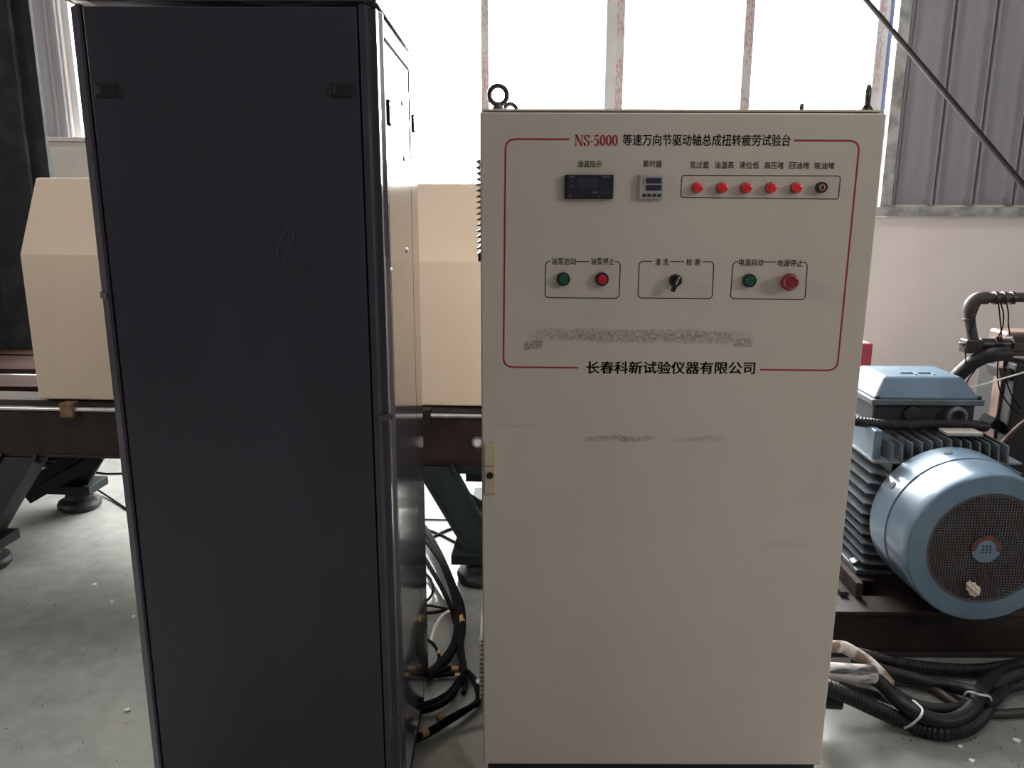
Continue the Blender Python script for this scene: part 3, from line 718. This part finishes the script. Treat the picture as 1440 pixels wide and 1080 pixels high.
# eye bolts on top
def eye(x, y, rot_, z0=None, R=.0205, r=.0058):
    z0 = zt if z0 is None else z0
    mb = MB(); cz = z0 + .014 + R
    pts = [Vector((x, y, cz)) + Vector((math.cos(rot_) * R * math.cos(a), math.sin(rot_) * R * math.cos(a), R * math.sin(a))) for a in [2 * PI * k / 28 for k in range(28)]]
    mb.tube(pts, r, 10, 1, closed=True)
    e = MB().lathe((x, y, z0 - .002), (0, 0, 1), [(0, .014), (.006, .015), (.010, .012), (.018, .007)], 20).build('eye_bolt', 'gunmetal', cc)
    mb.build('ring', 'gunmetal', e)
px = PY(700.5, 131, D + .05); eye(px.x, D + .05, .15)
px = PY(1221, 131, D + .05); eye(px.x, D + .05, 1.12)
px = PY(718, 150, 2.29); eye(px.x, 2.29, .5)
px = PY(1127, 152, 2.29); eye(px.x, 2.29, 1.2)
px = PY(951, 152, 2.1); MB().box(px.x - .02, px.x + .02, 2.08, 2.12, zt - .002, zt + .0175).build('top_boss', 'cream', cc, bevel=.004)
# side louvres, left flank
def louvres(z1_, z0_, y0, y1):
    n = int((z1_ - z0_) / .0137); src = None
    for i in range(n):
        if src is None:
            z = z1_
            src = MB().prism([(X0 + .004, y0, z), (X0 - .013, y0, z - .009), (X0 - .013, y0, z - .0105), (X0 + .004, y0, z - .0105)], (0, y1 - y0, 0)).build('louvre', 'louvre', cc)
        else: dup(src, (0, 0, -.0137 * i))
louvres(1.695, 1.462, 1.97, 2.27); louvres(.43, .235, 1.97, 2.27)
MB().box(X0 - .010, X0 + .004, 1.99, 2.05, 1.448, 1.466).build('louvre_end', 'black', cc)

# ================================================================== MOTOR AND SKID
MR = 0.0
mo = thing('electric_motor', (1.60, 2.50, 0), 'large blue electric motor with finned body and round fan cover on dark skid', 'motor', rz=-.02)
MZ = .455
def ml(): return MB()
def mbuild(mb, name, m, parent=mo, bevel=0, seg=2): return mb.build(name, m, parent, bevel, seg, local=True)
mc = ml().lathe((0, 0, MZ), (0, 1, 0), [(.012, .197), (.0, .200), (.0, .258), (.003, .262), (.008, .2645), (.05, .266), (.155, .268), (.157, .265), (.161, .265), (.163, .271), (.285, .272), (.285, .264)], 72, cap=False)
fc = mbuild(mc, 'fan_cover', 'motor')
gx = .0096; R_ = .199
mb = ml(); k = -20
while k <= 20:
    c = k * gx; h = math.sqrt(max(0, R_ * R_ - c * c))
    mb.box(c - .0017, c + .0017, .006, .0085, MZ - h, MZ + h); mb.box(-h, h, .0065, .008, MZ + c - .0017, MZ + c + .0017); k += 1
for a in range(0, 48):      # solid stepped rim of the perforated plate
    t0, t1 = 2 * PI * a / 48, 2 * PI * (a + 1) / 48
    mb.add([(math.cos(t) * r_, .0055, MZ + math.sin(t) * r_) for r_, t in ((.190, t0), (.201, t0), (.201, t1), (.187, t1))], [(0, 1, 2, 3)])
g = mbuild(mb, 'fan_grille', 'mesh', fc); g['kind'] = 'stuff'
mbuild(ml().lathe((0, .035, MZ), (0, 1, 0), [(0, .0), (0, .19), (.02, .19)], 40, cap=False), 'fan_backing', 'plinth', fc)
mbuild(ml().cyl((0, .012, MZ), (0, .034, MZ), .042, 28), 'fan_hub', 'motordark', fc)
mbuild(ml().cyl((0, .001, MZ), (0, .005, MZ), .048, 32), 'hub_cover', 'motor', fc)
mb = ml()
for a in (-1, 0, 1):
    for b_ in (-1, 0, 1): mb.box(a * .012 - .0032, a * .012 + .0032, .0005, .001, MZ + b_ * .011 - .003, MZ + b_ * .011 + .003)
mbuild(mb, 'hub_holes', 'ink', fc)['kind'] = 'stuff'
mb = ml()
for a in range(0, 20):
    t0, t1 = math.radians(-10 + a * 10), math.radians(-10 + a * 10 + 10)
    mb.add([(math.cos(t) * r_, .0006, MZ + math.sin(t) * r_) for r_, t in ((.033, t0), (.050, t0), (.050, t1), (.033, t1))], [(0, 1, 2, 3)])
mbuild(mb, 'rust_ring', 'rust', fc)
for a in range(7):
    th0 = 2 * PI * a / 7
    mbuild(ml().bar((math.cos(th0) * .04, .028, MZ + math.sin(th0) * .04), (math.cos(th0) * .17, .028, MZ + math.sin(th0) * .17), .006, .05, upv=(math.sin(th0), .5, -math.cos(th0))), 'fan_blade', 'plinth', fc)
for ang, yy in ((math.radians(100), .225), (math.radians(148), .225)):
    x_, z_ = math.cos(ang) * .2725, MZ + math.sin(ang) * .2725
    mbuild(ml().lathe((x_, yy, z_), (math.cos(ang), 0, math.sin(ang)), [(-.003, .014), (.0015, .014), (.002, .008)], 16), 'cover_screw', 'motordark', fc)
mbuild(ml().lathe((0, .286, MZ), (0, 1, 0), [(0, .235), (.0, .25), (.03, .25), (.03, .22), (.66, .22), (.66, .25), (.70, .25), (.70, .12)], 48), 'motor_body', 'motordark')
# cooling fins
y0f, y1f = .20, .93
def fin(mb): return mbuild(mb, 'cooling_fin', 'motorfin')
for sx in (-1, 1):
    for i in range(11):
        z = MZ - .20 + i * .040
        xo = .272 + .022 * (1 - abs(z - MZ) / .2); xi = math.sqrt(max(.0025, .22 ** 2 - (z - MZ) ** 2)) - .01
        ys = y0f + .085
        mb = ml().prism([(sx * xi, ys, z), (sx * xo, ys + .02, z), (sx * xo, y1f, z), (sx * xi, y1f, z)], (0, 0, .006)); fin(mb)
for i in range(13):
    x = -.21 + i * .035
    zo = MZ + .292 - .02 * abs(x) / .2; zi = MZ + math.sqrt(max(.0025, .22 ** 2 - x * x)) - .01; ys = y0f + .085
    mb = ml().prism([(x, ys, zi), (x, ys + .02, zo), (x, y1f, zo), (x, y1f, zi)], (.006, 0, 0)); fin(mb)
# lifting lug / corner pad and top plate
mbuild(ml().prism([(-.262, .34, MZ + .20), (-.262, .34, MZ + .315), (-.262, .60, MZ + .315), (-.262, .72, MZ + .20)], (.03, 0, 0)), 'lifting_lug', 'motor', bevel=.004)
mbuild(ml().box(.0, .13, .33, .40, MZ + .300, MZ + .312), 'rating_plate', 'timer', bevel=.002)
# feet
for sx in (-1, 1):
    for y_ in (.37, .80):
        mbuild(ml().prism([(sx * .17, y_, MZ - .17), (sx * .28, y_, .225), (sx * .28, y_, .216), (sx * .12, y_, .216)], (0, .04, 0)), 'foot_rib', 'motorfin', bevel=.003)
    mbuild(ml().box(sx * .21 - .07, sx * .21 + .07, .33, .93, .196, .216), 'motor_foot', 'motorfin', bevel=.004)
    for y_ in (.41, .86): mbuild(ml().cyl((sx * .245, y_, .216), (sx * .245, y_, .255), .017, 6), 'foot_bolt', 'gunmetal')
# terminal box on top
TZ = .478
tb = ml().box(-.205, .185, .50, .80, TZ + .275, TZ + .355)
tbo = mbuild(tb, 'terminal_box', 'motordark', bevel=.008)
mbuild(ml().box(-.225, .205, .475, .825, TZ + .355, TZ + .378), 'box_flange', 'motorfin', tbo, bevel=.004)
def frustum(mb, x0, x1, y0, y1, z0, z1, ix, iy):
    vs = [(x0, y0, z0), (x1, y0, z0), (x1, y1, z0), (x0, y1, z0), (x0 + ix, y0 + iy, z1), (x1 - ix, y0 + iy, z1), (x1 - ix, y1 - iy, z1), (x0 + ix, y1 - iy, z1)]
    return mb.add(vs, [(0, 3, 2, 1), (4, 5, 6, 7), (0, 1, 5, 4), (1, 2, 6, 5), (2, 3, 7, 6), (3, 0, 4, 7)])
mbuild(frustum(ml(), -.215, .195, .485, .815, TZ + .378, TZ + .455, .055, .055), 'box_lid', 'motor', tbo, bevel=.008)
for x_ in (-.07, .0):
    mbuild(ml().box(x_, x_ + .05, .60, .606, TZ + .455, TZ + .460).box(x_ + .046, x_ + .052, .57, .60, TZ + .455, TZ + .460), 'lid_emblem', 'motorfin', tbo, bevel=.001)
for x_, y_ in ((-.20, .49), (.19, .49)): mbuild(ml().cyl((x_, y_, TZ + .378), (x_, y_, TZ + .392), .009, 6), 'lid_screw', 'gunmetal', tbo)
mbuild(ml().lathe((.105, .50, TZ + .312), (0, -1, 0), [(0, .040), (.03, .040), (.034, .036), (.034, .027), (.004, .027), (.004, .0)], 28, cap=False), 'cable_gland', 'motorfin', tbo)
mbuild(ml().lathe((-.06, .50, TZ + .318), (0, -1, 0), [(0, .03), (.012, .03), (.014, .02)], 24), 'gland_plug', 'motordark', tbo)
# skid base
sk = thing('motor_skid', (1.7, 3.0, 0), 'dark brown steel skid base under the blue motor', 'skid', rz=-.03)
MB().box(1.02, 3.1, 2.60, 2.64, .02, .165).build('front_beam', 'skid', sk, bevel=.004)
MB().box(1.02, 3.1, 2.58, 2.70, .165, .180).build('beam_flange', 'skid', sk, bevel=.002)
MB().box(1.02, 3.1, 2.58, 2.70, .0, .02).build('beam_flange', 'skid', sk, bevel=.002)
MB().box(1.02, 1.08, 2.64, 3.95, .0, .165).build('side_beam', 'skid', sk, bevel=.004)
MB().box(3.04, 3.1, 2.64, 3.95, .0, .165).build('side_beam', 'skid', sk, bevel=.004)
MB().box(1.02, 3.1, 3.95, 4.0, .0, .165).build('rear_beam', 'skid', sk, bevel=.004)
MB().box(1.08, 3.04, 2.64, 3.95, .12, .14).build('deck_plate', 'skid', sk)
for x_ in (1.32, 1.80):
    MB().box(x_, x_ + .06, 2.79, 3.6, .14, .195).build('slide_rail', 'brown', sk, bevel=.003)
for i, (x_, y_) in enumerate(((1.10, 2.64), (1.155, 2.66), (1.21, 2.69))):
    MB().box(x_, x_ + .028, y_, 3.1, .18, .20).build('rail_bar', 'steel' if i == 1 else 'bedgrey', sk, bevel=.003)
MB().box(1.26, 1.285, 2.68, 2.98, .18, .24).build('rail_stop', 'bedgrey', sk, bevel=.003)
# scrap of foam on grille
bl = bpy.data.meshes.new('foam_scrap'); import bmesh
bm = bmesh.new(); bmesh.ops.create_icosphere(bm, subdivisions=3, radius=.023)
for v in bm.verts:
    n_ = v.co.normalized(); s_ = 1 + .28 * math.sin(7 * n_.x + 3) * math.cos(6 * n_.z) + random.uniform(-.08, .08)
    v.co = Vector((v.co.x * 1.0 * s_ + v.co.z * -.55, v.co.y * .45 * s_, v.co.z * 1.15 * s_))
bm.to_mesh(bl); bm.free(); bl.materials.append(M['foam'])
fo = bpy.data.objects.new('foam_scrap', bl); C.objects.link(fo); fo.location = PY(1369, 828, 2.492); WORLD[fo.name] = Matrix()
tag(fo, 'small scrap of cream foam stuck in the motor fan grille', 'foam')
# corrugated conduit in front of the terminal box
def conduit(name, px_pts, r, label, cat='hose', m='hose', ridge=.14, n=12, sub=8, group=None, step=None):
    P = [PY(a, b, c) if mode == 'y' else PZ(a, b, c) for (a, b, c, mode) in px_pts]
    P = smooth_path(P, sub)
    if ridge:
        P = resample(P, step or r * .28)
    o = MB().tube(P, r, n, 1, ridge).build(name, m)
    tag(o, label, cat, group); return o
conduit('corrugated_conduit', [(1185, 588, 2.98, 'y'), (1215, 594, 2.93, 'y'), (1260, 598, 2.925, 'y'), (1320, 597, 2.925, 'y'), (1365, 598, 2.93, 'y'), (1386, 600, 3.0, 'y')], .0205, 'black corrugated conduit running across the front of the motor terminal box', 'conduit')
# red box behind the cream cabinet
p = PY(1206, 500, 3.5)
rb = thing('red_box', (p.x, 3.5, p.z - .3), 'small red box on a post half hidden behind the cream cabinet', 'box')
a_, b_ = PY(1180, 483, 3.46), PY(1225, 518, 3.46)
MB().box(a_.x, b_.x, 3.46, 3.56, b_.z, a_.z).build('box_body', 'redpaint', rb, bevel=.008)
MB().box(a_.x + .02, b_.x - .03, 3.49, 3.53, .14, b_.z).build('post', 'rubber', rb)

# ================================================================== HYDRAULIC PIPEWORK, right edge
HY = 3.3
hp = thing('pipe_assembly', (2.2, HY, 0.14), 'dark steel pipe elbow assembly with valve block at the right edge', 'pipework')
e0 = PY(1366, 419, HY); e1 = PY(1372, 491, HY); e2 = PY(1445, 418, HY)
MB().tube([e2 + (e2 - e0) * 3, e2, e0 + Vector((.07, 0, 0)), e0 + Vector((.025, 0, -.003)), e0 + Vector((.003, 0, -.025)), e0 + Vector((.0, 0, -.07)), e1 + Vector((-.01, 0, .02))], .0205, 16, 8).build('pipe', 'pipe', hp)
MB().tube([e0 + Vector((.065, 0, 0)), e0 + Vector((.028, 0, -.002)), e0 + Vector((.002, 0, -.028)), e0 + Vector((0, 0, -.062))], .0265, 16, 6).build('elbow', 'pipe', hp)
for t_ in (.09, .125, .16):
    MB().lathe(e0 + Vector((t_, 0, 0)), (1, 0, 0), [(0, .021), (.002, .027), (.014, .027), (.016, .021)], 16).build('pipe_ring', 'gunmetal', hp)
for z_ in (-.085, -.185):
    MB().lathe(e0 + Vector((0, 0, z_)), (0, 0, -1), [(0, .021), (.002, .027), (.010, .027), (.012, .021)], 16).build('pipe_collar', 'pipe', hp)
c0 = PY(1364, 484, HY)
MB().box(c0.x - .03, c0.x + .04, HY - .03, HY + .03, c0.z - .035, c0.z + .022).build('tee_fitting', 'gunmetal', hp, bevel=.006)
c1 = PY(1440, 486, HY); x_ = c0.x + .04
for L_, r_ in ((.055, .026), (.03, .034), (.04, .024), (.05, .036), (.06, .028), (.12, .034)):
    MB().cyl((x_, HY, c0.z), (x_ + L_, HY, c0.z - .001), r_, 6 if r_ > .03 else 16).build('pipe_fitting', 'gunmetal', hp, bevel=.002); x_ += L_
# block behind and stand
v0 = PY(1412, 466, HY + .09); v1 = PY(1446, 500, HY + .09)
MB().box(v0.x, v1.x + .25, HY + .06, HY + .2, v1.z, v0.z).build('valve_block', 'block', hp, bevel=.012)
s0, s1, s2, s3 = PY(1412, 505, HY + .1), PY(1436, 505, HY + .1), PY(1422, 655, HY + .1), PY(1392, 655, HY + .1)
MB().prism([s0, s1, s2, s3], (0, .06, 0)).build('stand', 'block', hp, bevel=.004)
s0, s1, s2, s3 = PY(1405, 517, HY + .05), PY(1440, 520, HY + .05), PY(1440, 540, HY + .05), PY(1407, 532, HY + .05)
MB().prism([s0, s1, s2, s3], (0, .10, 0)).build('clamp_band', 'pipe', hp, bevel=.004)
s0, s1, s2, s3 = PY(1402, 588, HY + .05), PY(1420, 600, HY + .05), PY(1412, 612, HY + .05), PY(1394, 598, HY + .05)
MB().prism([s0, s1, s2, s3], (0, .10, 0)).build('clamp_band', 'matte_black', hp, bevel=.004)
s0 = PY(1431, 505, HY + .03); s1 = PY(1431, 660, HY + .03)
MB().box(s0.x, s0.x + .4, HY + .03, HY + .3, .14, s0.z - .02).build('tank', 'plinth', hp, bevel=.01)
conduit('hydraulic_hose', [(1418, 497, HY - .04, 'y'), (1392, 500, HY - .045, 'y'), (1368, 510, HY - .03, 'y'), (1345, 530, HY, 'y'), (1320, 556, HY + .1, 'y'), (1290, 590, HY + .3, 'y')], .030, 'thick black hose sloping down from the pipe tee behind the motor terminal box', ridge=0)
conduit('oil_pipe', [(1446, 588, HY - .02, 'y'), (1425, 606, HY, 'y'), (1404, 630, HY, 'y'), (1396, 655, HY, 'y')], .009, 'thin reddish brown pipe slanting beside the valve stand', 'pipe', m='block', ridge=0, n=8)
# thin loose wires around the pipes
wires = [([(1380, 424), (1374, 437), (1368, 455), (1362, 470)], 'thin black wire hanging off the pipe elbow'),
         ([(1404, 424), (1406, 445), (1408, 470), (1405, 490)], 'thin black wire hanging straight down from the pipe'),
         ([(1406, 424), (1411, 440), (1410, 460), (1404, 474), (1407, 480)], 'thin black wire bowing between pipe and fitting'),
         ([(1415, 424), (1418, 440), (1418, 455), (1420, 470)], 'thin black wire hanging beside the valve block top'),
         ([(1410, 495), (1403, 512), (1405, 545), (1418, 568), (1432, 582)], 'long black wire looping down over the brown stand'),
         ([(1414, 495), (1412, 520), (1420, 550), (1434, 574)], 'black wire crossing the clamp of the brown stand'),
         ([(1415, 500), (1413, 540), (1407, 570), (1398, 592), (1385, 600)], 'black wire trailing down left from the stand'),
         ([(1357, 490), (1358, 510), (1354, 530), (1350, 545)], 'black wire hanging below the pipe tee beside the hose'),
         ([(1372, 505), (1372, 518), (1364, 530), (1358, 541)], 'short black wire curling under the thick hose')]
for pts, lb in wires:
    tag(MB().tube([PY(a, b, HY - .05 + .01 * i) for i, (a, b) in enumerate(pts)], .0028, 6, 8).build('wire', 'cable'), lb, 'wire')
tag(MB().tube([PY(1358, 546, HY - .12), PY(1385, 540, HY - .10), PY(1415, 531, HY - .06), PY(1446, 522, HY - .02)], .0035, 6, 8).build('wire', 'zip'), 'pale thin wire stretched from terminal box to the clamp', 'wire')

# ================================================================== HOSES ON THE FLOOR, right
G = 'black hoses on the floor below the motor'
Z = 'z'
conduit('floor_hose', [(1150, 960, .17, Z), (1172, 970, .15, Z), (1200, 982, .11, Z), (1245, 1003, .05, Z), (1290, 1022, .027, Z), (1330, 1030, .027, Z), (1362, 1022, .027, Z), (1384, 1000, .03, Z), (1395, 975, .04, Z), (1410, 958, .05, Z), (1450, 945, .05, Z), (1520, 940, .05, Z)], .0255, 'thick ribbed black hose nearest the camera, looping across the floor', group=G)
conduit('floor_hose', [(1222, 950, .14, Z), (1240, 962, .12, Z), (1262, 985, .085, Z), (1290, 1004, .072, Z), (1325, 1014, .06, Z), (1352, 1008, .06, Z), (1371, 990, .075, Z), (1380, 970, .08, Z), (1400, 950, .06, Z), (1440, 934, .03, Z), (1520, 925, .03, Z)], .022, 'smooth black hose leaving the white wrapped sleeve', ridge=0, group=G)
conduit('floor_hose', [(1215, 925, .12, Z), (1232, 944, .09, Z), (1262, 978, .05, Z), (1300, 995, .03, Z), (1345, 997, .03, Z), (1385, 985, .03, Z), (1415, 968, .03, Z), (1460, 955, .03, Z)], .020, 'black hose following under the tape wrapped bend', ridge=0, group=G)
conduit('floor_hose', [(1200, 918, .10, Z), (1235, 926, .06, Z), (1270, 934, .035, Z), (1320, 940, .03, Z), (1380, 942, .03, Z), (1450, 932, .03, Z), (1520, 925, .03, Z)], .022, 'rear ribbed black hose lying along the skid', group=G)
conduit('floor_hose', [(1200, 930, .08, Z), (1250, 945, .05, Z), (1300, 958, .035, Z), (1340, 966, .03, Z), (1375, 975, .08, Z), (1395, 985, .06, Z), (1420, 960, .03, Z), (1450, 955, .03, Z)], .021, 'black hose crossing the floor to the right hand zip tie', ridge=0, group=G)
conduit('floor_hose', [(1180, 960, .09, Z), (1225, 975, .07, Z), (1275, 992, .03, Z), (1340, 999, .016, Z), (1400, 1004, .016, Z), (1460, 1000, .016, Z)], .014, 'thin dusty grey hose lowest between the thick ones', m='pipe', ridge=0, group=G)
conduit('floor_hose', [(1180, 945, .03, Z), (1260, 958, .02, Z), (1310, 968, .018, Z), (1345, 990, .018, Z), (1370, 1003, .018, Z)], .013, 'thin dusty hose slanting under the crossing hose', m='pipe', ridge=0, group=G)
conduit('wrapped_hose', [(1150, 905, .20, Z), (1172, 909, .20, Z), (1186, 910, .19, Z), (1204, 920, .17, Z), (1222, 932, .15, Z), (1238, 948, .13, Z), (1250, 962, .10, Z)], .020, 'hose bend wrapped in dirty tan and white tape', m='tape', ridge=0)
conduit('wrapped_sleeve', [(1140, 943, .17, Z), (1165, 944, .17, Z), (1195, 946, .165, Z), (1228, 948, .155, Z)], .029, 'straight white plastic wrapped hose sleeve beside the cabinet edge', m='wrap', ridge=0)
conduit('hose_stub', [(1140, 982, .09, Z), (1160, 984, .09, Z), (1182, 985, .09, Z)], .027, 'short black cylindrical stub poking out low beside the cabinet', 'stub', ridge=0)
def ziptie(pts, label):
    tag(MB().tube([PZ(*p) for p in pts], .0035, 6, 6).build('zip_tie', 'zip'), label, 'zip tie')
ziptie([(1272, 1024, .03), (1282, 1019, .06), (1294, 1008, .095), (1297, 998, .10), (1290, 990, .09), (1284, 985, .08)], 'white zip tie around the left of the hose bundle')
ziptie([(1355, 985, .03), (1357, 977, .08), (1363, 973, .11), (1378, 977, .12), (1392, 980, .10), (1394, 990, .06)], 'white zip tie around the right bend of the hose bundle')

# ================================================================== CABLES BETWEEN THE CABINETS
GC = 'black cables behind and between the cabinets'
def cab(pts, r, lb, m='cable'):
    o = MB().tube([PZ(*p) for p in pts], r, 8, 7).build('floor_cable', m); tag(o, lb, 'cable', GC if m == 'cable' else None); return o
cab([(590, 735, .05), (604, 755, .045), (622, 790, .04), (638, 830, .04), (645, 870, .04), (640, 905, .035), (620, 935, .03), (598, 952, .03), (560, 965, .03)], .018, 'thickest black cable curving down beside the dark cabinet')
cab([(592, 752, .07), (612, 778, .06), (634, 815, .06), (649, 850, .055), (651, 885, .05), (647, 915, .04), (652, 935, .03), (646, 960, .02), (628, 985, .02), (600, 998, .02), (570, 1000, .02)], .011, 'black cable with yellow bands forming the outer long curve')
cab([(588, 770, .04), (606, 800, .035), (628, 840, .03), (642, 880, .025), (650, 920, .02), (648, 950, .03), (630, 975, .012), (600, 990, .012), (565, 995, .012)], .010, 'black cable lying just inside the outer curve')
cab([(570, 965, .03), (600, 955, .03), (625, 942, .025), (648, 940, .02), (664, 952, .015), (671, 968, .015), (672, 985, .015), (655, 999, .02), (630, 1015, .02), (606, 1030, .02), (570, 1048, .02)], .010, 'black cable looping to the cream cabinet and back to front')
cab([(672, 990, .04), (655, 997, .04), (632, 1009, .035), (610, 1023, .035), (570, 1045, .035)], .008, 'second black cable along the front run with orange tags')
cab([(590, 895, .05), (606, 903, .05), (615, 915, .045), (617, 928, .04), (606, 940, .03), (585, 950, .03)], .006, 'small black cable loop with a yellow tie')
cab([(590, 850, .03), (612, 853, .03), (630, 857, .04), (640, 862, .05)], .005, 'thin black cable crossing to the white cable end')
cab([(590, 863, .03), (612, 861, .03), (632, 857, .05), (640, 855, .06)], .007, 'short black cable beneath the thin crossing one')
cab([(590, 945, .02), (612, 950, .02), (640, 948, .02), (655, 958, .015), (652, 975, .012)], .008, 'black cable arching low inside the loops')
cab([(596, 805, .02), (606, 815, .02), (609, 830, .02), (603, 842, .02), (590, 850, .02)], .005, 'thin black cable curl against the dark cabinet side')
cab([(590, 740, .006), (620, 752, .006), (650, 765, .006), (690, 762, .006)], .005, 'thin cable lying under the machine bed between the cabinets')
cab([(590, 765, .006), (615, 752, .006), (640, 742, .006), (690, 735, .006)], .006, 'cable crossing the bright floor under the bed')
cab([(590, 730, .005), (640, 731, .005), (700, 728, .005)], .004, 'straight thin cable far under the bed between the cabinets')
cab([(632, 859, .07), (622, 866, .06), (613, 880, .05), (608, 895, .05), (606, 906, .045)], .0065, 'short white cable curving among the black cables', 'white_cable')
cab([(-20, 660, .005), (30, 658, .005), (70, 655, .005)], .005, 'thin cable on the floor left under the bed')
cab([(130, 663, .005), (150, 666, .005), (200, 665, .005)], .006, 'thin cable beyond the foot plate at left')
cab([(130, 684, .03), (150, 697, .01), (180, 717, .006)], .005, 'thin cable falling from the foot plate to the floor')
for i, (x, y, z, dx, dy, r, lb) in enumerate(((650, 872, .052, 2, 12, .0118, 'beside the outer curve'), (617, 918, .045, -1, 8, .0072, 'on the small cable loop'), (640, 941, .022, 14, 0, .0110, 'high on the loop'), (644, 951, .03, 10, 1, .0115, 'beneath the loop crossing'), (620, 1010, .036, -12, 7, .0112, 'middle of the front run'), (597, 1031, .034, -12, 7, .0112, 'at the front run beside the dark cabinet'), (672, 962, .015, 2, 8, .0115, 'at the cream cabinet edge'))):
    a_, b_ = PZ(x - dx / 2, y - dy / 2, z), PZ(x + dx / 2, y + dy / 2, z)
    tag(MB().cyl(a_.lerp(b_, .15), a_.lerp(b_, .85), r, 12).build('cable_tag', 'yellow' if i != 6 else 'zip'), ('yellow' if i != 6 else 'white') + ' cable tag ' + lb, 'cable tag')
# ================================================================== CRUMBS ON THE FLOOR
def chip(px, py, s, lb):
    p = PZ(px, py, s * .35); mb = MB()
    pts = [p + Vector((math.cos(a) * s * random.uniform(.7, 1.2), math.sin(a) * s * random.uniform(.5, 1), -s * .35)) for a in [2 * PI * k / 7 for k in range(7)]]
    o = mb.prism(pts, (0, 0, s * .7)).build('paint_chip', 'crumb'); tag(o, lb, 'chip', 'white chips on the floor')
chip(133, 822, .010, 'largest white chip on the shaded floor left of the dark cabinet')
chip(158, 846, .007, 'small white chip left of the dark cabinet, second from the bench')
chip(188, 867, .008, 'white chip lying close to the dark cabinet post')
chip(179, 999, .010, 'white chip on the lower left floor near the cabinet foot')
chip(1429, 1042, .012, 'white chip at the lower right floor below the hoses')
chip(1366, 1070, .010, 'white chip at the bottom of the floor under the hoses')
chip(1350, 1050, .008, 'dusty chip just below the hose loop')
chip(1420, 1002, .010, 'pale chip beside the thin dusty hose')
mb = MB()
for i in range(110):
    if i % 2: p = PZ(random.uniform(1240, 1440), random.uniform(930, 1080), .002)
    else: p = PZ(random.uniform(0, 200), random.uniform(740, 1080), .002)
    s_ = random.uniform(.0007, .002); mb.box(p.x - s_, p.x + s_, p.y - s_, p.y + s_, 0.0, s_)
gr_ = mb.build('floor_grit', 'skid'); tag(gr_, 'fine dark grit scattered over the grey concrete floor', 'grit'); gr_['kind'] = 'stuff'
